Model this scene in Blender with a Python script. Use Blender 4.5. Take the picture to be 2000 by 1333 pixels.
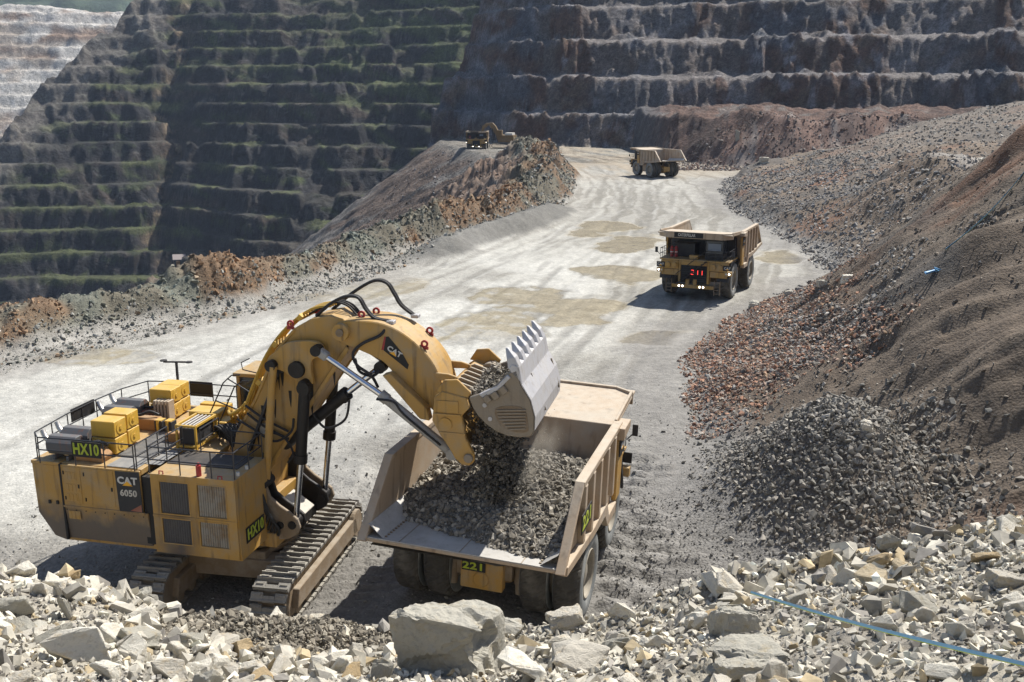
import bpy, bmesh, math, random
import numpy as np
from mathutils import Vector, Matrix
R = math.radians
for o in list(bpy.data.objects):
    bpy.data.objects.remove(o)
scene = bpy.context.scene
col = scene.collection
# ------------------------------------------------------------------ camera, sky, sun, exposure
cam_d = bpy.data.cameras.new('camera'); cam = bpy.data.objects.new('camera', cam_d); col.objects.link(cam)
scene.camera = cam
cam_d.sensor_width = 36.0; cam_d.lens = 35.0
cam.location = (0, 0, 20); cam.rotation_euler = (R(90-14), 0, 0)
cam_d.clip_start = 0.1; cam_d.clip_end = 9000
scene.render.resolution_x = 1024; scene.render.resolution_y = 682
SUN_AZ = R(43)      # clockwise from +Y towards +X
SUN_EL = R(53)
world = bpy.data.worlds.new('World'); scene.world = world; world.use_nodes = True
wn = world.node_tree.nodes; wl = world.node_tree.links
bg = wn['Background']; sky = wn.new('ShaderNodeTexSky'); sky.sky_type = 'NISHITA'; sky.sun_disc = False
sky.sun_elevation = SUN_EL; sky.sun_rotation = SUN_AZ; sky.altitude = 800; sky.dust_density = 1.5
wl.new(sky.outputs[0], bg.inputs[0]); bg.inputs[1].default_value = 0.07
sun_d = bpy.data.lights.new('sun', 'SUN'); sun_d.energy = 4.3; sun_d.angle = R(0.5); sun_d.color = (1.0, 0.955, 0.88)
sun = bpy.data.objects.new('sun', sun_d); col.objects.link(sun)
sdir = Vector((math.sin(SUN_AZ)*math.cos(SUN_EL), math.cos(SUN_AZ)*math.cos(SUN_EL), math.sin(SUN_EL)))
sun.rotation_euler = (-sdir).to_track_quat('-Z', 'Y').to_euler(); sun.location = (60, 60, 120)
vs = scene.view_settings; vs.view_transform = 'Standard'; vs.look = 'None'; vs.exposure = 0.78; vs.gamma = 1.0
scene.cycles.max_bounces = 5; scene.cycles.volume_bounces = 0

# ------------------------------------------------------------------ helpers
def tag(o, label=None, cat=None, group=None, kind=None):
    if label: o['label'] = label
    if cat: o['category'] = cat
    if group: o['group'] = group
    if kind: o['kind'] = kind
    return o
def empty(name, loc=(0, 0, 0), rz=0, label=None, cat=None, group=None):
    o = bpy.data.objects.new(name, None); col.objects.link(o); o.location = loc; o.rotation_euler = (0, 0, rz)
    o.empty_display_size = 0.3
    return tag(o, label, cat, group)
def kids(o): return [c for c in bpy.data.objects if c.parent is o]
def copy_tree(o, parent=None, skip=()):
    c = o.copy(); col.objects.link(c); c.parent = parent
    for ch in kids(o):
        if ch.name.split('.')[0] in skip: continue
        copy_tree(ch, c, skip)
    return c
def link_mesh(name, verts, faces, mat=None, parent=None, smooth=False):
    me = bpy.data.meshes.new(name); me.from_pydata([tuple(v) for v in verts], [], faces); me.update()
    o = bpy.data.objects.new(name, me); col.objects.link(o)
    if mat: me.materials.append(mat)
    if parent: o.parent = parent
    if smooth: me.polygons.foreach_set('use_smooth', [True]*len(me.polygons))
    return o

# numpy value noise -------------------------------------------------
_rs = np.random.RandomState(7); _T = _rs.rand(512, 512).astype(np.float32)
def vn(x, y, s=0):
    x = np.asarray(x, np.float64)+s*17.31; y = np.asarray(y, np.float64)+s*9.73
    xi = np.floor(x).astype(np.int64); yi = np.floor(y).astype(np.int64); fx = x-xi; fy = y-yi
    fx = fx*fx*(3-2*fx); fy = fy*fy*(3-2*fy)
    a = _T[xi & 511, yi & 511]; b = _T[(xi+1) & 511, yi & 511]; c = _T[xi & 511, (yi+1) & 511]; d = _T[(xi+1) & 511, (yi+1) & 511]
    return (a+(b-a)*fx)*(1-fy)+(c+(d-c)*fx)*fy
def fbm(x, y, o=4, s=0):       # about -1..1
    r = 0; a = 1.0; t = 0
    for k in range(o):
        r = r+a*(2*vn(x*2**k, y*2**k, s+k*3)-1); t += a; a *= 0.5
    return r/t*1.6
def ridged(x, y, o=4, s=0):    # 0..1, sharp crests
    r = 0; a = 1.0; t = 0
    for k in range(o):
        r = r+a*(1-np.abs(2*vn(x*2**k, y*2**k, s+k*5)-1)); t += a; a *= 0.5
    return r/t
def sst(a, b, x):
    t = np.clip((x-a)/(b-a), 0, 1); return t*t*(3-2*t)
def lerp(a, b, t): return a+(b-a)*t
def mixc(c, d, t): return c+(np.asarray(d)-c)*t[..., None]

# materials ----------------------------------------------------------
MATS = {}
def nodes(name):
    m = bpy.data.materials.new(name); m.use_nodes = True; nt = m.node_tree
    return m, nt, nt.nodes['Principled BSDF']
def N(nt, t, **k):
    n = nt.nodes.new(t)
    for a, v in k.items():
        if a.startswith('i_'): n.inputs[a[2:].replace('_', ' ')].default_value = v
        else: setattr(n, a, v)
    return n
def worn(name, base, rough=0.5, metal=0.0, dirt=(0.30, 0.27, 0.22), dirt_amt=0.35, scale=1.2, stain=(0.06, 0.045, 0.03), stain_amt=0.25, bump=0.0, dust_top=0.35):
    """painted / bare metal with dust settled on upward faces, blotchy dirt and streaky stains"""
    if name in MATS: return MATS[name]
    m, nt, p = nodes(name); L = nt.links.new
    tc = N(nt, 'ShaderNodeTexCoord'); geo = N(nt, 'ShaderNodeNewGeometry')
    n1 = N(nt, 'ShaderNodeTexNoise', i_Scale=scale, i_Detail=7.0, i_Roughness=0.65); L(tc.outputs['Object'], n1.inputs['Vector'])
    r1 = N(nt, 'ShaderNodeMapRange'); r1.inputs[1].default_value = 0.45; r1.inputs[2].default_value = 0.72; r1.inputs[4].default_value = dirt_amt
    L(n1.outputs['Fac'], r1.inputs[0])
    mp = N(nt, 'ShaderNodeMapping'); mp.inputs['Scale'].default_value = (3.5, 3.5, 0.35); L(tc.outputs['Object'], mp.inputs[0])
    n2 = N(nt, 'ShaderNodeTexNoise', i_Scale=scale*1.3, i_Detail=5.0); L(mp.outputs[0], n2.inputs['Vector'])
    r2 = N(nt, 'ShaderNodeMapRange'); r2.inputs[1].default_value = 0.56; r2.inputs[2].default_value = 0.72; r2.inputs[4].default_value = stain_amt
    L(n2.outputs['Fac'], r2.inputs[0])
    sx = N(nt, 'ShaderNodeSeparateXYZ'); L(geo.outputs['Normal'], sx.inputs[0])
    n3 = N(nt, 'ShaderNodeTexNoise', i_Scale=3.0, i_Detail=6.0); L(tc.outputs['Object'], n3.inputs['Vector'])
    r3 = N(nt, 'ShaderNodeMapRange'); r3.inputs[1].default_value = 0.5; r3.inputs[2].default_value = 1.0; r3.inputs[4].default_value = dust_top
    L(sx.outputs['Z'], r3.inputs[0])
    mu = N(nt, 'ShaderNodeMath', operation='MULTIPLY'); L(r3.outputs[0], mu.inputs[0])
    r4 = N(nt, 'ShaderNodeMapRange'); r4.inputs[1].default_value = 0.3; r4.inputs[2].default_value = 0.65; r4.inputs[3].default_value = 0.35; r4.inputs[4].default_value = 1.0
    L(n3.outputs['Fac'], r4.inputs[0]); L(r4.outputs[0], mu.inputs[1])
    m1 = N(nt, 'ShaderNodeMix', data_type='RGBA'); m1.inputs[6].default_value = (*base, 1); m1.inputs[7].default_value = (*stain, 1); L(r2.outputs[0], m1.inputs[0])
    m2 = N(nt, 'ShaderNodeMix', data_type='RGBA'); m2.inputs[7].default_value = (*dirt, 1); L(r1.outputs[0], m2.inputs[0]); L(m1.outputs[2], m2.inputs[6])
    m3 = N(nt, 'ShaderNodeMix', data_type='RGBA'); m3.inputs[7].default_value = (dirt[0]*1.25, dirt[1]*1.25, dirt[2]*1.2, 1); L(mu.outputs[0], m3.inputs[0]); L(m2.outputs[2], m3.inputs[6])
    L(m3.outputs[2], p.inputs['Base Color'])
    ro = N(nt, 'ShaderNodeMapRange'); ro.inputs[1].default_value = 0.3; ro.inputs[2].default_value = 0.7; ro.inputs[3].default_value = rough; ro.inputs[4].default_value = min(1, rough+0.3)
    L(n1.outputs['Fac'], ro.inputs[0]); L(ro.outputs[0], p.inputs['Roughness'])
    p.inputs['Metallic'].default_value = metal
    if bump:
        n4 = N(nt, 'ShaderNodeTexNoise', i_Scale=14.0, i_Detail=6.0); L(tc.outputs['Object'], n4.inputs['Vector'])
        b = N(nt, 'ShaderNodeBump'); b.inputs['Strength'].default_value = bump; b.inputs['Distance'].default_value = 0.05
        L(n4.outputs['Fac'], b.inputs['Height']); L(b.outputs[0], p.inputs['Normal'])
    MATS[name] = m; return m
def plain(name, c, rough=0.6, metal=0.0, emit=None, es=0.0):
    if name in MATS: return MATS[name]
    m, nt, p = nodes(name); p.inputs['Base Color'].default_value = (*c, 1); p.inputs['Roughness'].default_value = rough; p.inputs['Metallic'].default_value = metal
    if emit: p.inputs['Emission Color'].default_value = (*emit, 1); p.inputs['Emission Strength'].default_value = es
    MATS[name] = m; return m
def terrain_mat(name, layers, attr='albedo', rough=0.95):
    """albedo from the place itself (an attribute of the ground) times grain; bumps at several world scales: layers = (scale, distance, strength, contrast)"""
    m, nt, p = nodes(name); L = nt.links.new
    at = N(nt, 'ShaderNodeAttribute', attribute_name=attr); wt = N(nt, 'ShaderNodeAttribute', attribute_name='wet')
    tc = N(nt, 'ShaderNodeTexCoord')
    cur = at.outputs['Color']; prev = None
    for i, (sc, dist, stren, con, kind) in enumerate(layers):
        if kind == 'v':
            t = N(nt, 'ShaderNodeTexVoronoi', i_Scale=sc); t.feature = 'F1'; L(tc.outputs['Object'], t.inputs['Vector']); out = t.outputs['Distance']
            cellc = N(nt, 'ShaderNodeSeparateXYZ'); L(t.outputs['Color'], cellc.inputs[0]); fac = cellc.outputs['X']
        else:
            t = N(nt, 'ShaderNodeTexNoise', i_Scale=sc, i_Detail=8.0, i_Roughness=0.68); out = t.outputs['Fac']; fac = out
            if kind == 's':
                mp = N(nt, 'ShaderNodeMapping'); mp.inputs['Scale'].default_value = (1.0, 1.0, 0.5); mp.inputs['Rotation'].default_value = (0, R(18), 0)
                L(tc.outputs['Object'], mp.inputs[0]); L(mp.outputs[0], t.inputs['Vector'])
            else: L(tc.outputs['Object'], t.inputs['Vector'])
        mr = N(nt, 'ShaderNodeMapRange'); mr.clamp = False
        mr.inputs[1].default_value = 0.3 if kind != 'v' else 0.0; mr.inputs[2].default_value = 0.7 if kind != 'v' else 1.0
        mr.inputs[3].default_value = 1-con; mr.inputs[4].default_value = 1+con
        L(fac, mr.inputs[0])
        mx = N(nt, 'ShaderNodeVectorMath', operation='SCALE'); L(cur, mx.inputs[0]); L(mr.outputs[0], mx.inputs['Scale']); cur = mx.outputs[0]
        if dist:
            b = N(nt, 'ShaderNodeBump'); b.inputs['Strength'].default_value = stren; b.inputs['Distance'].default_value = dist
            if kind == 'v': b.invert = True
            L(out, b.inputs['Height'])
            if prev: L(prev, b.inputs['Normal'])
            prev = b.outputs[0]
    L(cur, p.inputs['Base Color'])
    wr = N(nt, 'ShaderNodeMapRange'); wr.inputs[3].default_value = rough; wr.inputs[4].default_value = 0.10; L(wt.outputs['Fac'], wr.inputs[0]); L(wr.outputs[0], p.inputs['Roughness'])
    if prev:
        # standing water lies flat: blend the bump out where it is wet
        geo = N(nt, 'ShaderNodeNewGeometry'); mv = N(nt, 'ShaderNodeMix', data_type='VECTOR'); L(wt.outputs['Fac'], mv.inputs[0]); L(prev, mv.inputs[4]); L(geo.outputs['Normal'], mv.inputs[5])
        L(mv.outputs[1], p.inputs['Normal'])
    return m

# ------------------------------------------------------------------ terrain height and colour, in metres; camera stands at (0,0,20)
XE_Y = np.array([-50, 0, 40, 60, 76, 83, 96, 115, 131, 150, 168, 190, 215, 245, 280, 320, 360, 395, 430, 470, 520, 600, 2000])
XE_X = np.array([-92, -77, -63.4, -53.4, -44.9, -40.9, -31.4, -23.4, -17, -8.8, -2.2, 1.5, 4.5, 5.5, 1, -6, -17, -25, -31, -30, -10, 30, 600])
XR_Y = np.array([-50, 0, 30, 40.5, 45.5, 57, 66, 76, 90, 112, 130, 149, 176, 213, 240, 262, 300])
XR_X = np.array([14, 13, 12.5, 12.2, 11.3, 11.7, 12.6, 14.2, 21.4, 37.4, 39.5, 40, 39.8, 45.6, 52, 66, 110])
def xe(y): return np.interp(y, XE_Y, XE_X)
def xr(y): return np.interp(y, XR_Y, XR_X)
DL_PX = np.array([-400, 0, 150, 300, 450, 600, 700, 800, 862, 1000, 3000]); DL_R = np.array([930, 890, 875, 862, 820, 780, 755, 732, 715, 690, 680])
D0_PX = np.array([700, 905, 950, 1000, 1100, 1300, 1600, 2000, 2600])
D0_R = np.array([470, 448, 425, 405, 388, 375, 368, 372, 380])
def azpx(x, y): return 1000+1944*x/np.maximum(y, 1e-3)*1.03
BENCH = 14.6
def terrace(s, f0=0.42, z0=-2.0):
    t = (s-z0)/BENCH; k = np.floor(t); f = t-k
    rise = np.clip(f/f0, 0, 1)
    return z0+BENCH*(k+0.97*rise+0.03*np.clip((f-f0)/(1-f0), 0, 1)), f
RIM_X = np.array([-14, -9, -6.7, -4, -2, 0, 1.3, 3, 4.7, 6.7, 8.5, 12, 20])
RIM_Z = np.array([15.0, 14.6, 14.42, 13.7, 13.45, 13.42, 13.72, 14.2, 14.6, 15.15, 15.9, 17.5, 20])
def rim(x, y):
    zc = np.interp(x, RIM_X, RIM_Z)
    z = np.where(y < 10.7, zc+0.43*(10.7-y), zc-0.12*(y-10.7)-0.95*np.maximum(y-11.3, 0))
    z = np.minimum(z, 17.6+0*x)
    return z+0.18*fbm(x*0.9, y*0.9, 4, 31)
def right_hill(x, y):
    d = x-xr(y)+1.2*fbm(x/9, y/9, 3, 5)
    near = np.where(d < 8, 0.50*d, 4+0.78*(d-8))
    cap = np.interp(y, [0, 45, 62, 80, 97, 108, 145, 160], [60, 40, 24, 16.5, 14.2, 11.3, 10.8, 9])+1.2*fbm(x/14, y/14, 3, 8)
    near = np.where(near > cap, cap+0.06*(near-cap), near)
    # loose dark rubble heap pushed up against the slope
    mound = 5.2*np.exp(-(((x-15.4)/4.6)**2+((y-45.0)/6.8)**2)) - 0.2
    near = np.where(d > -6, np.maximum(near, np.minimum(mound, 5.6)+0.3*np.maximum(near, 0)), near)
    far = np.minimum(0.8*d, 0.245*d+1.8)
    t = sst(142, 160, y)
    z = lerp(near, far, t)
    z = np.where(y > 262, np.minimum(z, 22), z)
    rough = fbm(x/3.2, y/3.2, 4, 11)*0.5+fbm(x/17, y/17, 3, 12)*1.1
    gul = (ridged((x*0.5+y)/6.5, x/40, 3, 13)-0.5)*1.6*sst(6, 14, d)*(1-sst(140, 155, y))
    ero = (ridged((y+x*.42)/1.5+.5*fbm(x/5, y/5, 2, 14), x/11, 4, 15)-.5)*.75*sst(4, 10, d)*(1-sst(135, 150, y))
    return z+(rough*sst(0, 9, d)*0.8+gul+ero), d
TY = np.array([45, 70, 100, 140, 180, 230, 280, 330])
_tr = np.random.RandomState(21)
TRACKS = [(i*3.1, np.array(b, float)+_tr.randn()*1.6) for i, b in enumerate([(2, 6, 15, 22, 24, 30, 34, 28), (-3, 0, 8, 17, 22, 27, 30, 24), (-12, -8, 0, 12, 21, 26, 24, 18), (-20, -18, -10, 4, 16, 24, 26, 20), (-30, -26, -16, 0, 14, 20, 20, 16), (5, 8, 17, 24, 30, 40, 55, 80), (7, 12, 22, 28, 34, 48, 75, 90), (-8, -3, 5, 15, 23, 29, 36, 40), (-24, -21, -13, 2, 15, 22, 28, 30), (0, 4, 12, 20, 26, 34, 44, 50), (-16, -13, -4, 9, 19, 25, 22, 14)])]
PUDD = [(-1.6,88,5.5,7),(-13,104,5,6),(-32.5,75.5,4.2,2.6),(15.5,82.2,4.5,3.4),(.6,99,5,4.5),(7,95.5,4,4),(-27.5,91,2,1.6),(16.5,136,4,9),(13,113,5,7),(34,123,3.5,6),(14,152,4.5,8),(5,88,3,3),(-20,99,2.5,3)]
def height(x, y, info=False):
    px = azpx(x, y); r = np.hypot(x, y)
    # haul floor
    floor = 0.12*fbm(x/14, y/14, 3, 1)+0.035*fbm(x/1.6, y/1.6, 3, 2)
    for ty, tx in TRACKS:
        c_ = x-np.interp(y, TY, tx)-.5*fbm(y/13, ty+0*y, 2, 17); floor = floor-.045*(np.exp(-((c_-2.75)/.5)**2)+np.exp(-((c_+2.75)/.5)**2))*sst(44, 60, y)
    dz = sst(12.5, 6, np.abs(x-5.5-(y-42)*0.06)*1.0)*sst(30, 34, y)*sst(58, 50, y)*sst(2.2, 4.0, x-(y-36)*0.05)
    floor = floor-.06*ridged(fbm(x/30, y/30, 2, 8)*2+(x-y*.25)/1.7, y/26, 2, 9)*sst(60, 80, y)+dz*(.17*np.sin(2*np.pi*(y+.30*x+.5*fbm(x/4, y/4, 2, 3))/1.55)+.16*fbm(x/1.1, y/.6, 3, 4))+.10*dz*fbm(x/.5, y/.5, 2, 6)
    # crawler prints and tyre ruts beside the shovel
    for c0, k0 in ((-5.6, .20), (-7.6, .12), (-4.2, .26)):
        cx = (x-c0)-(y-45)*k0-.6*np.sin(y/5); floor = floor-0.13*np.exp(-(cx/0.75)**4)*sst(60, 52, y)*(0.25+0.75*(np.sin(y*8.2+c0*9) > -.1))*1.4*sst(35, 38, y)
    floor = floor+.16*np.exp(-(((x+7)/4)**2+((y-47)/5)**2))*fbm(x/.8, y/.8, 3, 7)
    # platform edge, safety berm
    e = xe(y); sl = np.gradient(XE_X)/np.gradient(XE_Y); de = (e-x)/np.sqrt(1+np.interp(y, XE_Y, sl)**2)     # >0 outside
    de = de+0.8*fbm(x/7, y/7, 3, 21)
    bh = np.interp(y, [0, 70, 83, 92, 98, 104, 115, 131, 142, 150, 168, 186, 198, 212, 228, 243, 258, 278, 298, 320, 350, 360, 420], [2.4, 2.4, 2.5, 2.3, 3.9, 2.4, 2.3, 2.9, 3.9, 3.6, 3.4, 4.6, 6.6, 3.4, 3.6, 7.4, 4.2, 7.4, 1.5, .4, .3, .3, .3])
    rg = ridged(x/3.0, y/3.0, 4, 22); bh = bh*(0.72+0.55*rg)+1.1*fbm(x/1.4, y/1.4, 4, 24)*sst(2, 4, bh)+.45*(ridged(x/.9+y/2, y/1.2-x/3, 3, 28)-.5)
    bw = np.interp(y, [0, 150, 190, 300], [1.0, 1.15, 2.1, 2.6])
    t = (de+2.2*bw)/bw
    prof = np.where(t < 0, np.clip(1+t/2.5, 0, 1)**1.15, 1)
    berm = bh*prof
    # grey windrow in front of the berm
    wr = np.interp(y, [118, 126, 150, 165, 178], [0, 2.0, 2.4, 2.2, 0])*np.exp(-((de+9.5)/3.0)**2)*(0.8+0.4*rg)
    plat = np.maximum(floor+berm, floor+wr)
    outer = berm-0.74*np.maximum(de+0.5, 0)-0.45*np.maximum(de-60, 0)*0
    outer = outer+sst(2, 12, de)*(1.0*fbm((x+y*0.9)/6, (x-y)/25, 4, 26)+1.2*(ridged((x+y*1.2)/20, (x-y)/70, 3, 27)-0.5)*2)
    z = np.where(de > -0.5, np.minimum(plat, outer), plat)
    # right hand hill
    zr, dr = right_hill(x, y)
    z = np.where((dr > -4) & (zr > z), zr, z)
    zrm = rim(x, y); isrim = (zrm > z) & (y < 40) ; z = np.where(isrim, zrm, z)
    # brown dump in front of the far wall on the right
    md = r-(283+9*fbm(px/160, 0*px, 2, 41))+np.interp(px, [1130, 1200, 1260, 1310, 1380, 1600], [-230, -150, -62, -22, -4, 3])
    zm = np.minimum(0.66*md, 12.6+1.4*fbm(x/17, y/17, 3, 42)+0.02*md)
    zm = zm+sst(0, 5, md)*(0.9*fbm(x/5, y/5, 4, 43)+1.8*(ridged(px/42, r/260, 3, 44)-0.5))
    zm = np.where((px > 1100) & (r < 420), zm, -500)
    ismound = zm > z; z = np.maximum(z, zm)
    # terraced pit walls
    pw_ = px+22*fbm(r/45, px/70, 3, 65)-(r-800)*.30; DL = sum(np.interp(pw_+k, DL_PX, DL_R) for k in (-60, -30, 0, 30, 60))/5; DR = np.interp(px, D0_PX, D0_R)
    arc = px*0.19
    nz = 13*fbm(x/210, y/210, 2, 50)*sst(900, 700, px)*.8+7.5*fbm(x/95, y/95, 3, 51)+3.0*fbm(x/26, y/26, 3, 52)+2.3*(ridged(arc/9+r/60, r/38-arc/30, 3, 53)-0.5)*2+0.9*fbm(x/4.5, y/4.5, 3, 54)+4*(1-sst(840, 900, px))*fbm(arc/20, r/45, 3, 64)
    gully = -24*np.exp(-((px-312-(r-800)*0.35+38*fbm(r/38, 0*r+3, 3, 96))/26)**2)
    m = np.interp(pw_, [0, 330, 480, 700, 862], [0.82, 0.79, 0.70, 0.68, 0.68])
    nose = 838+np.maximum(0, r-458)*2.5+12*fbm(r/14, px/90, 3, 55)
    sL = m*(r-DL)+nz*0.75+gully*0.6; sR = .86*(r-DR)+nz*0.75-np.maximum(0, nose-px)*1.1
    slide = sst(.12, .45, fbm((arc+r*.10)/16, r/130+arc/90, 4, 66)+.15*fbm(arc/5, r/12, 3, 67))
    sL = sL+2.2*fbm(x/13, y/13, 3, 68); s = np.maximum(sL, sR); right = (sR > sL).astype(float)
    f0 = lerp(.46, .47, right)+.14*fbm(arc/28, np.floor((s+2)/BENCH)*3.3, 2, 63); zt, f = terrace(s, f0)
    scree = np.maximum(0, fbm(arc/16, r/60, 3, 56))*7*sst(0.40, 0.62, f)*sst(1.0, 0.7, f)*0
    # scree cones heaped on the benches at the foot of each face
    fc = sst(0.80, 1.0, f); cone = np.clip(fbm(arc/9, np.floor((s+2)/BENCH)*7.7, 3, 57)-0.02, 0, 1)*lerp(5.5, 9.5, right)
    zt = zt+cone*fc**1.4*sst(0.02, 0.1, 1-f) + np.where(f < 0.25, cone*(1-f/0.25)*0, 0)
    zt = lerp(zt, s-1.5+1.2*fbm(x/7, y/7, 3, 69), slide*lerp(.65, .22, right))
    rockrough = 1.5*fbm(arc/2.2, (r+zt)/9, 4, 58)*sst(0.5, 0.2, np.abs(f-0.22))
    zt = zt+rockrough
    # ridge line that ends the dark wall on the left
    yc = np.interp(px, [-600, -100, 0, 100, 210, 290, 330, 360, 460], [560, 330, 246, 165, 84, 22, -5, -60, -300])
    zc = 20+(190-yc)/1944*900*1.0+9*fbm(px/45, r/50, 3, 61)
    over = zt > zc; zt = np.where(over, zc-0.5*(zt-zc)*0.9, zt)
    scr = sst(0, 34, zt-(zc-55)+10*fbm(px/40, r/60, 2, 62)+0*zt)*sst(400, 330, px)
    iswall = (zt > z) & (r > 250); 
    fl = np.maximum(z, -150); z = np.where(iswall, zt, fl)
    if not info: return z
    return z, dict(px=px, r=r, de=de, dr=dr, isrim=isrim, ismound=ismound & ~iswall, iswall=iswall, slide=slide, f=f, right=right, s=s, arc=arc, scr=scr, floor=~isrim & ~ismound & ~iswall & (de < -4) & (dr < 0), berm=berm, wr=wr, zr=zr, dz=dz)
C = lambda *a: np.array(a, float)
def colour(x, y, z, I):
    px, r, de, dr = I['px'], I['r'], I['de'], I['dr']; n = x.shape
    n1 = fbm(x/6, y/6, 4, 71); n2 = fbm(x/1.3, y/1.3, 3, 72); n3 = fbm(x/30, y/30, 3, 73)
    c = np.zeros(n+(3,))+C(.31, .298, .265)
    q = de; w = np.maximum(y, 30)
    # traffic lanes: light slurry and darker ruts that follow the road
    a1 = fbm(q/5.5, y/60, 3, 74); a2 = fbm(q/1.1, y/38, 3, 75)
    c = mixc(c, C(.38, .368, .33), sst(0.0, 0.5, a1+.15))
    c = mixc(c, C(.19, .178, .15), sst(0.02, 0.5, a2+.3*n3)*.75*sst(55, 90, y))
    # pale dried slurry across the road left of the shovel, tan puddles
    sl = sst(-.15, .35, n3+.4*n1+np.exp(-((de+22)/14)**2)*.8-.25)*sst(40, 50, y)*sst(150, 110, y)*sst(8, -4, x-(y-60)*.25); c = mixc(c, C(.46, .45, .405), sl*.8)
    pb = np.zeros(n)-3.
    for (cx_, cy_, rx_, ry_) in PUDD: pb = np.maximum(pb, 1-np.sqrt(((x-cx_-.25*(y-cy_))/rx_)**2+((y-cy_)/ry_)**2))
    pud = sst(-.12, .16, pb+.50*fbm((x+y*.25)/4.5, y/4.5, 5, 77))*sst(-5.5, -8, de)*sst(-1, -4, dr)
    for ty, tx in TRACKS:
        c_ = x-np.interp(y, TY, tx)-.5*fbm(y/13, ty+0*y, 2, 17); ru = (np.exp(-((np.abs(c_)-2.75)/.55)**4))*sst(44, 64, y)
        c = mixc(c, C(.205, .195, .17), ru*sst(-.5, .5, fbm(x/3, y/20, 3, ty))*.62); c = mixc(c, C(.45, .44, .41), np.exp(-((np.abs(c_)-3.6)/.3)**2)*sst(44, 64, y)*sst(0, .6, fbm(x/3, y/15, 3, ty+1))*.45)
    pud = np.maximum(pud, sst(250, 300, y)*sst(-.1, .1, a1)*.5*(px > 1000))
    c = mixc(c, C(.385, .335, .235), pud*.85); c = c*(1-.16*np.exp(-((pud-.3)/.25)**2)*(pud > .02))[..., None]; c = mixc(c, C(.30, .24, .165), sst(225, 280, y)*sst(-.6, .3, a1+n3)*.7)
    # coarse grey ground by the shovel, dozer ridges, road edges
    gr = sst(74, 50, y+9*n3+4*n1)*sst(-22, -12, x+3*n1); c = mixc(c, C(.212, .203, .182), gr*.85); c = mixc(c, C(.15, .143, .13), sst(.1, .6, n1+.6*n2)*gr*.5)
    c = mixc(c, C(.19, .18, .165), np.clip(I['dz']*1.0, 0, 1)*.8); c = mixc(c, C(.36, .35, .33), np.clip(I['dz'], 0, 1)*sst(.2, .9, np.sin(2*np.pi*(y+.30*x+.5*fbm(x/4, y/4, 2, 3))/1.55)+.5*n2)*.5)  # crests coloured lighter along the relief, painting in the light on the ridges
    c = mixc(c, C(.165, .155, .14), sst(-15, -2, x+12-(46-y)*.4)*0+sst(46, 40, y+3*n1)*sst(8, 0, x)*.75)
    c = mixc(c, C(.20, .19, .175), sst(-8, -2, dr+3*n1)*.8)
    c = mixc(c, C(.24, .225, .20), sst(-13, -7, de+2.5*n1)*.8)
    # windrow and berm
    c = mixc(c, C(.155, .15, .135), sst(.3, .9, I['wr']))
    bt = sst(.5, 1.4, I['berm']+.4*n2)*(dr < -5)
    rust = sst(-.2, .35, fbm(x/8, y/8, 2, 78)+.25*np.sin(y/7.5)+.4*sst(170, 190, y))
    bc = mixc(np.zeros(n+(3,))+C(.15, .135, .10), C(.20, .115, .06), rust*.7); bc = bc*(1+.28*fbm(x/.8, y/.8, 3, 92)[..., None]); bc = mixc(bc, C(.17, .18, .145), sst(.3, .6, fbm(x/5, y/5, 2, 79))*.7)
    c = mixc(c, bc*.88, bt)
    # dumped slope below the platform edge
    so = sst(-.5, 5, de)*(y > 60); sc = mixc(np.zeros(n+(3,))+C(.145, .10, .075), C(.18, .165, .15), sst(-.1, .5, fbm((x+y)/9, (x-y)/50, 3, 80)+.5*sst(20, 60, de))); c = mixc(c, sc, so*.9)
    # right hill
    th = sst(0, 2.5, dr+1.0*n2)*(y > 20)
    hc = np.zeros(n+(3,))+C(.175, .145, .115)
    hc = mixc(hc, C(.215, .115, .07), sst(.05, .6, fbm(x/11, y/11, 3, 81)+.35*np.exp(-((y-72)/10)**2))*.8)
    hc = mixc(hc, C(.125, .118, .11), sst(.15, .6, fbm(x/9, y/9, 3, 82)-.15+.5*sst(140, 160, y)))
    hc = mixc(hc, C(.20, .188, .165), np.exp(-(((x-15.6)/4.4)**2+((y-44)/7)**2))*.9); hc = mixc(hc, C(.25, .215, .175), sst(.0, .6, fbm((x*.4+y)/1.3, x/9, 4, 95))*sst(110, 80, y)*.55)
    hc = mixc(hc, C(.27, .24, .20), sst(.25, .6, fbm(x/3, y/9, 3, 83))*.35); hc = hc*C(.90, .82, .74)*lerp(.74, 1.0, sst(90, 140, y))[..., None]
    flat = sst(100, 108, y)*sst(150, 140, y)*sst(17, 20, dr); hc = mixc(hc, C(.33, .31, .28), flat*.8)
    hc = mixc(hc, C(.17, .145, .12), sst(165, 200, y)*sst(12, 30, dr)*.7)
    c = mixc(c, hc, th)
    # rim
    rc = np.zeros(n+(3,))+C(.40, .365, .295); rc = mixc(rc, C(.22, .20, .17), sst(-.1, .5, n2)*.8); c = np.where(I['isrim'][..., None], rc, c)
    # brown dump
    mc = mixc(np.zeros(n+(3,))+C(.17, .105, .08), C(.20, .185, .17), sst(.1, .6, fbm(px/30, r/12, 3, 84))*.7); mc = mixc(mc, C(.12, .08, .065), sst(.1, .6, fbm(px/60, r/30, 3, 85)))
    mc = mixc(mc, C(.125, .12, .125), sst(1330, 1250, px+10*n1)); c = np.where(I['ismound'][..., None], mc, c)
    # walls
    f, s, right, arc = I['f'], I['s'], I['right'], I['arc']
    k = np.floor((s+2)/BENCH); face = sst(.03, -.02, f-lerp(.46, .47, right)-.14*fbm(arc/28, np.floor((s+2)/BENCH)*3.3, 2, 63)); bench = 1-face
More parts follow.
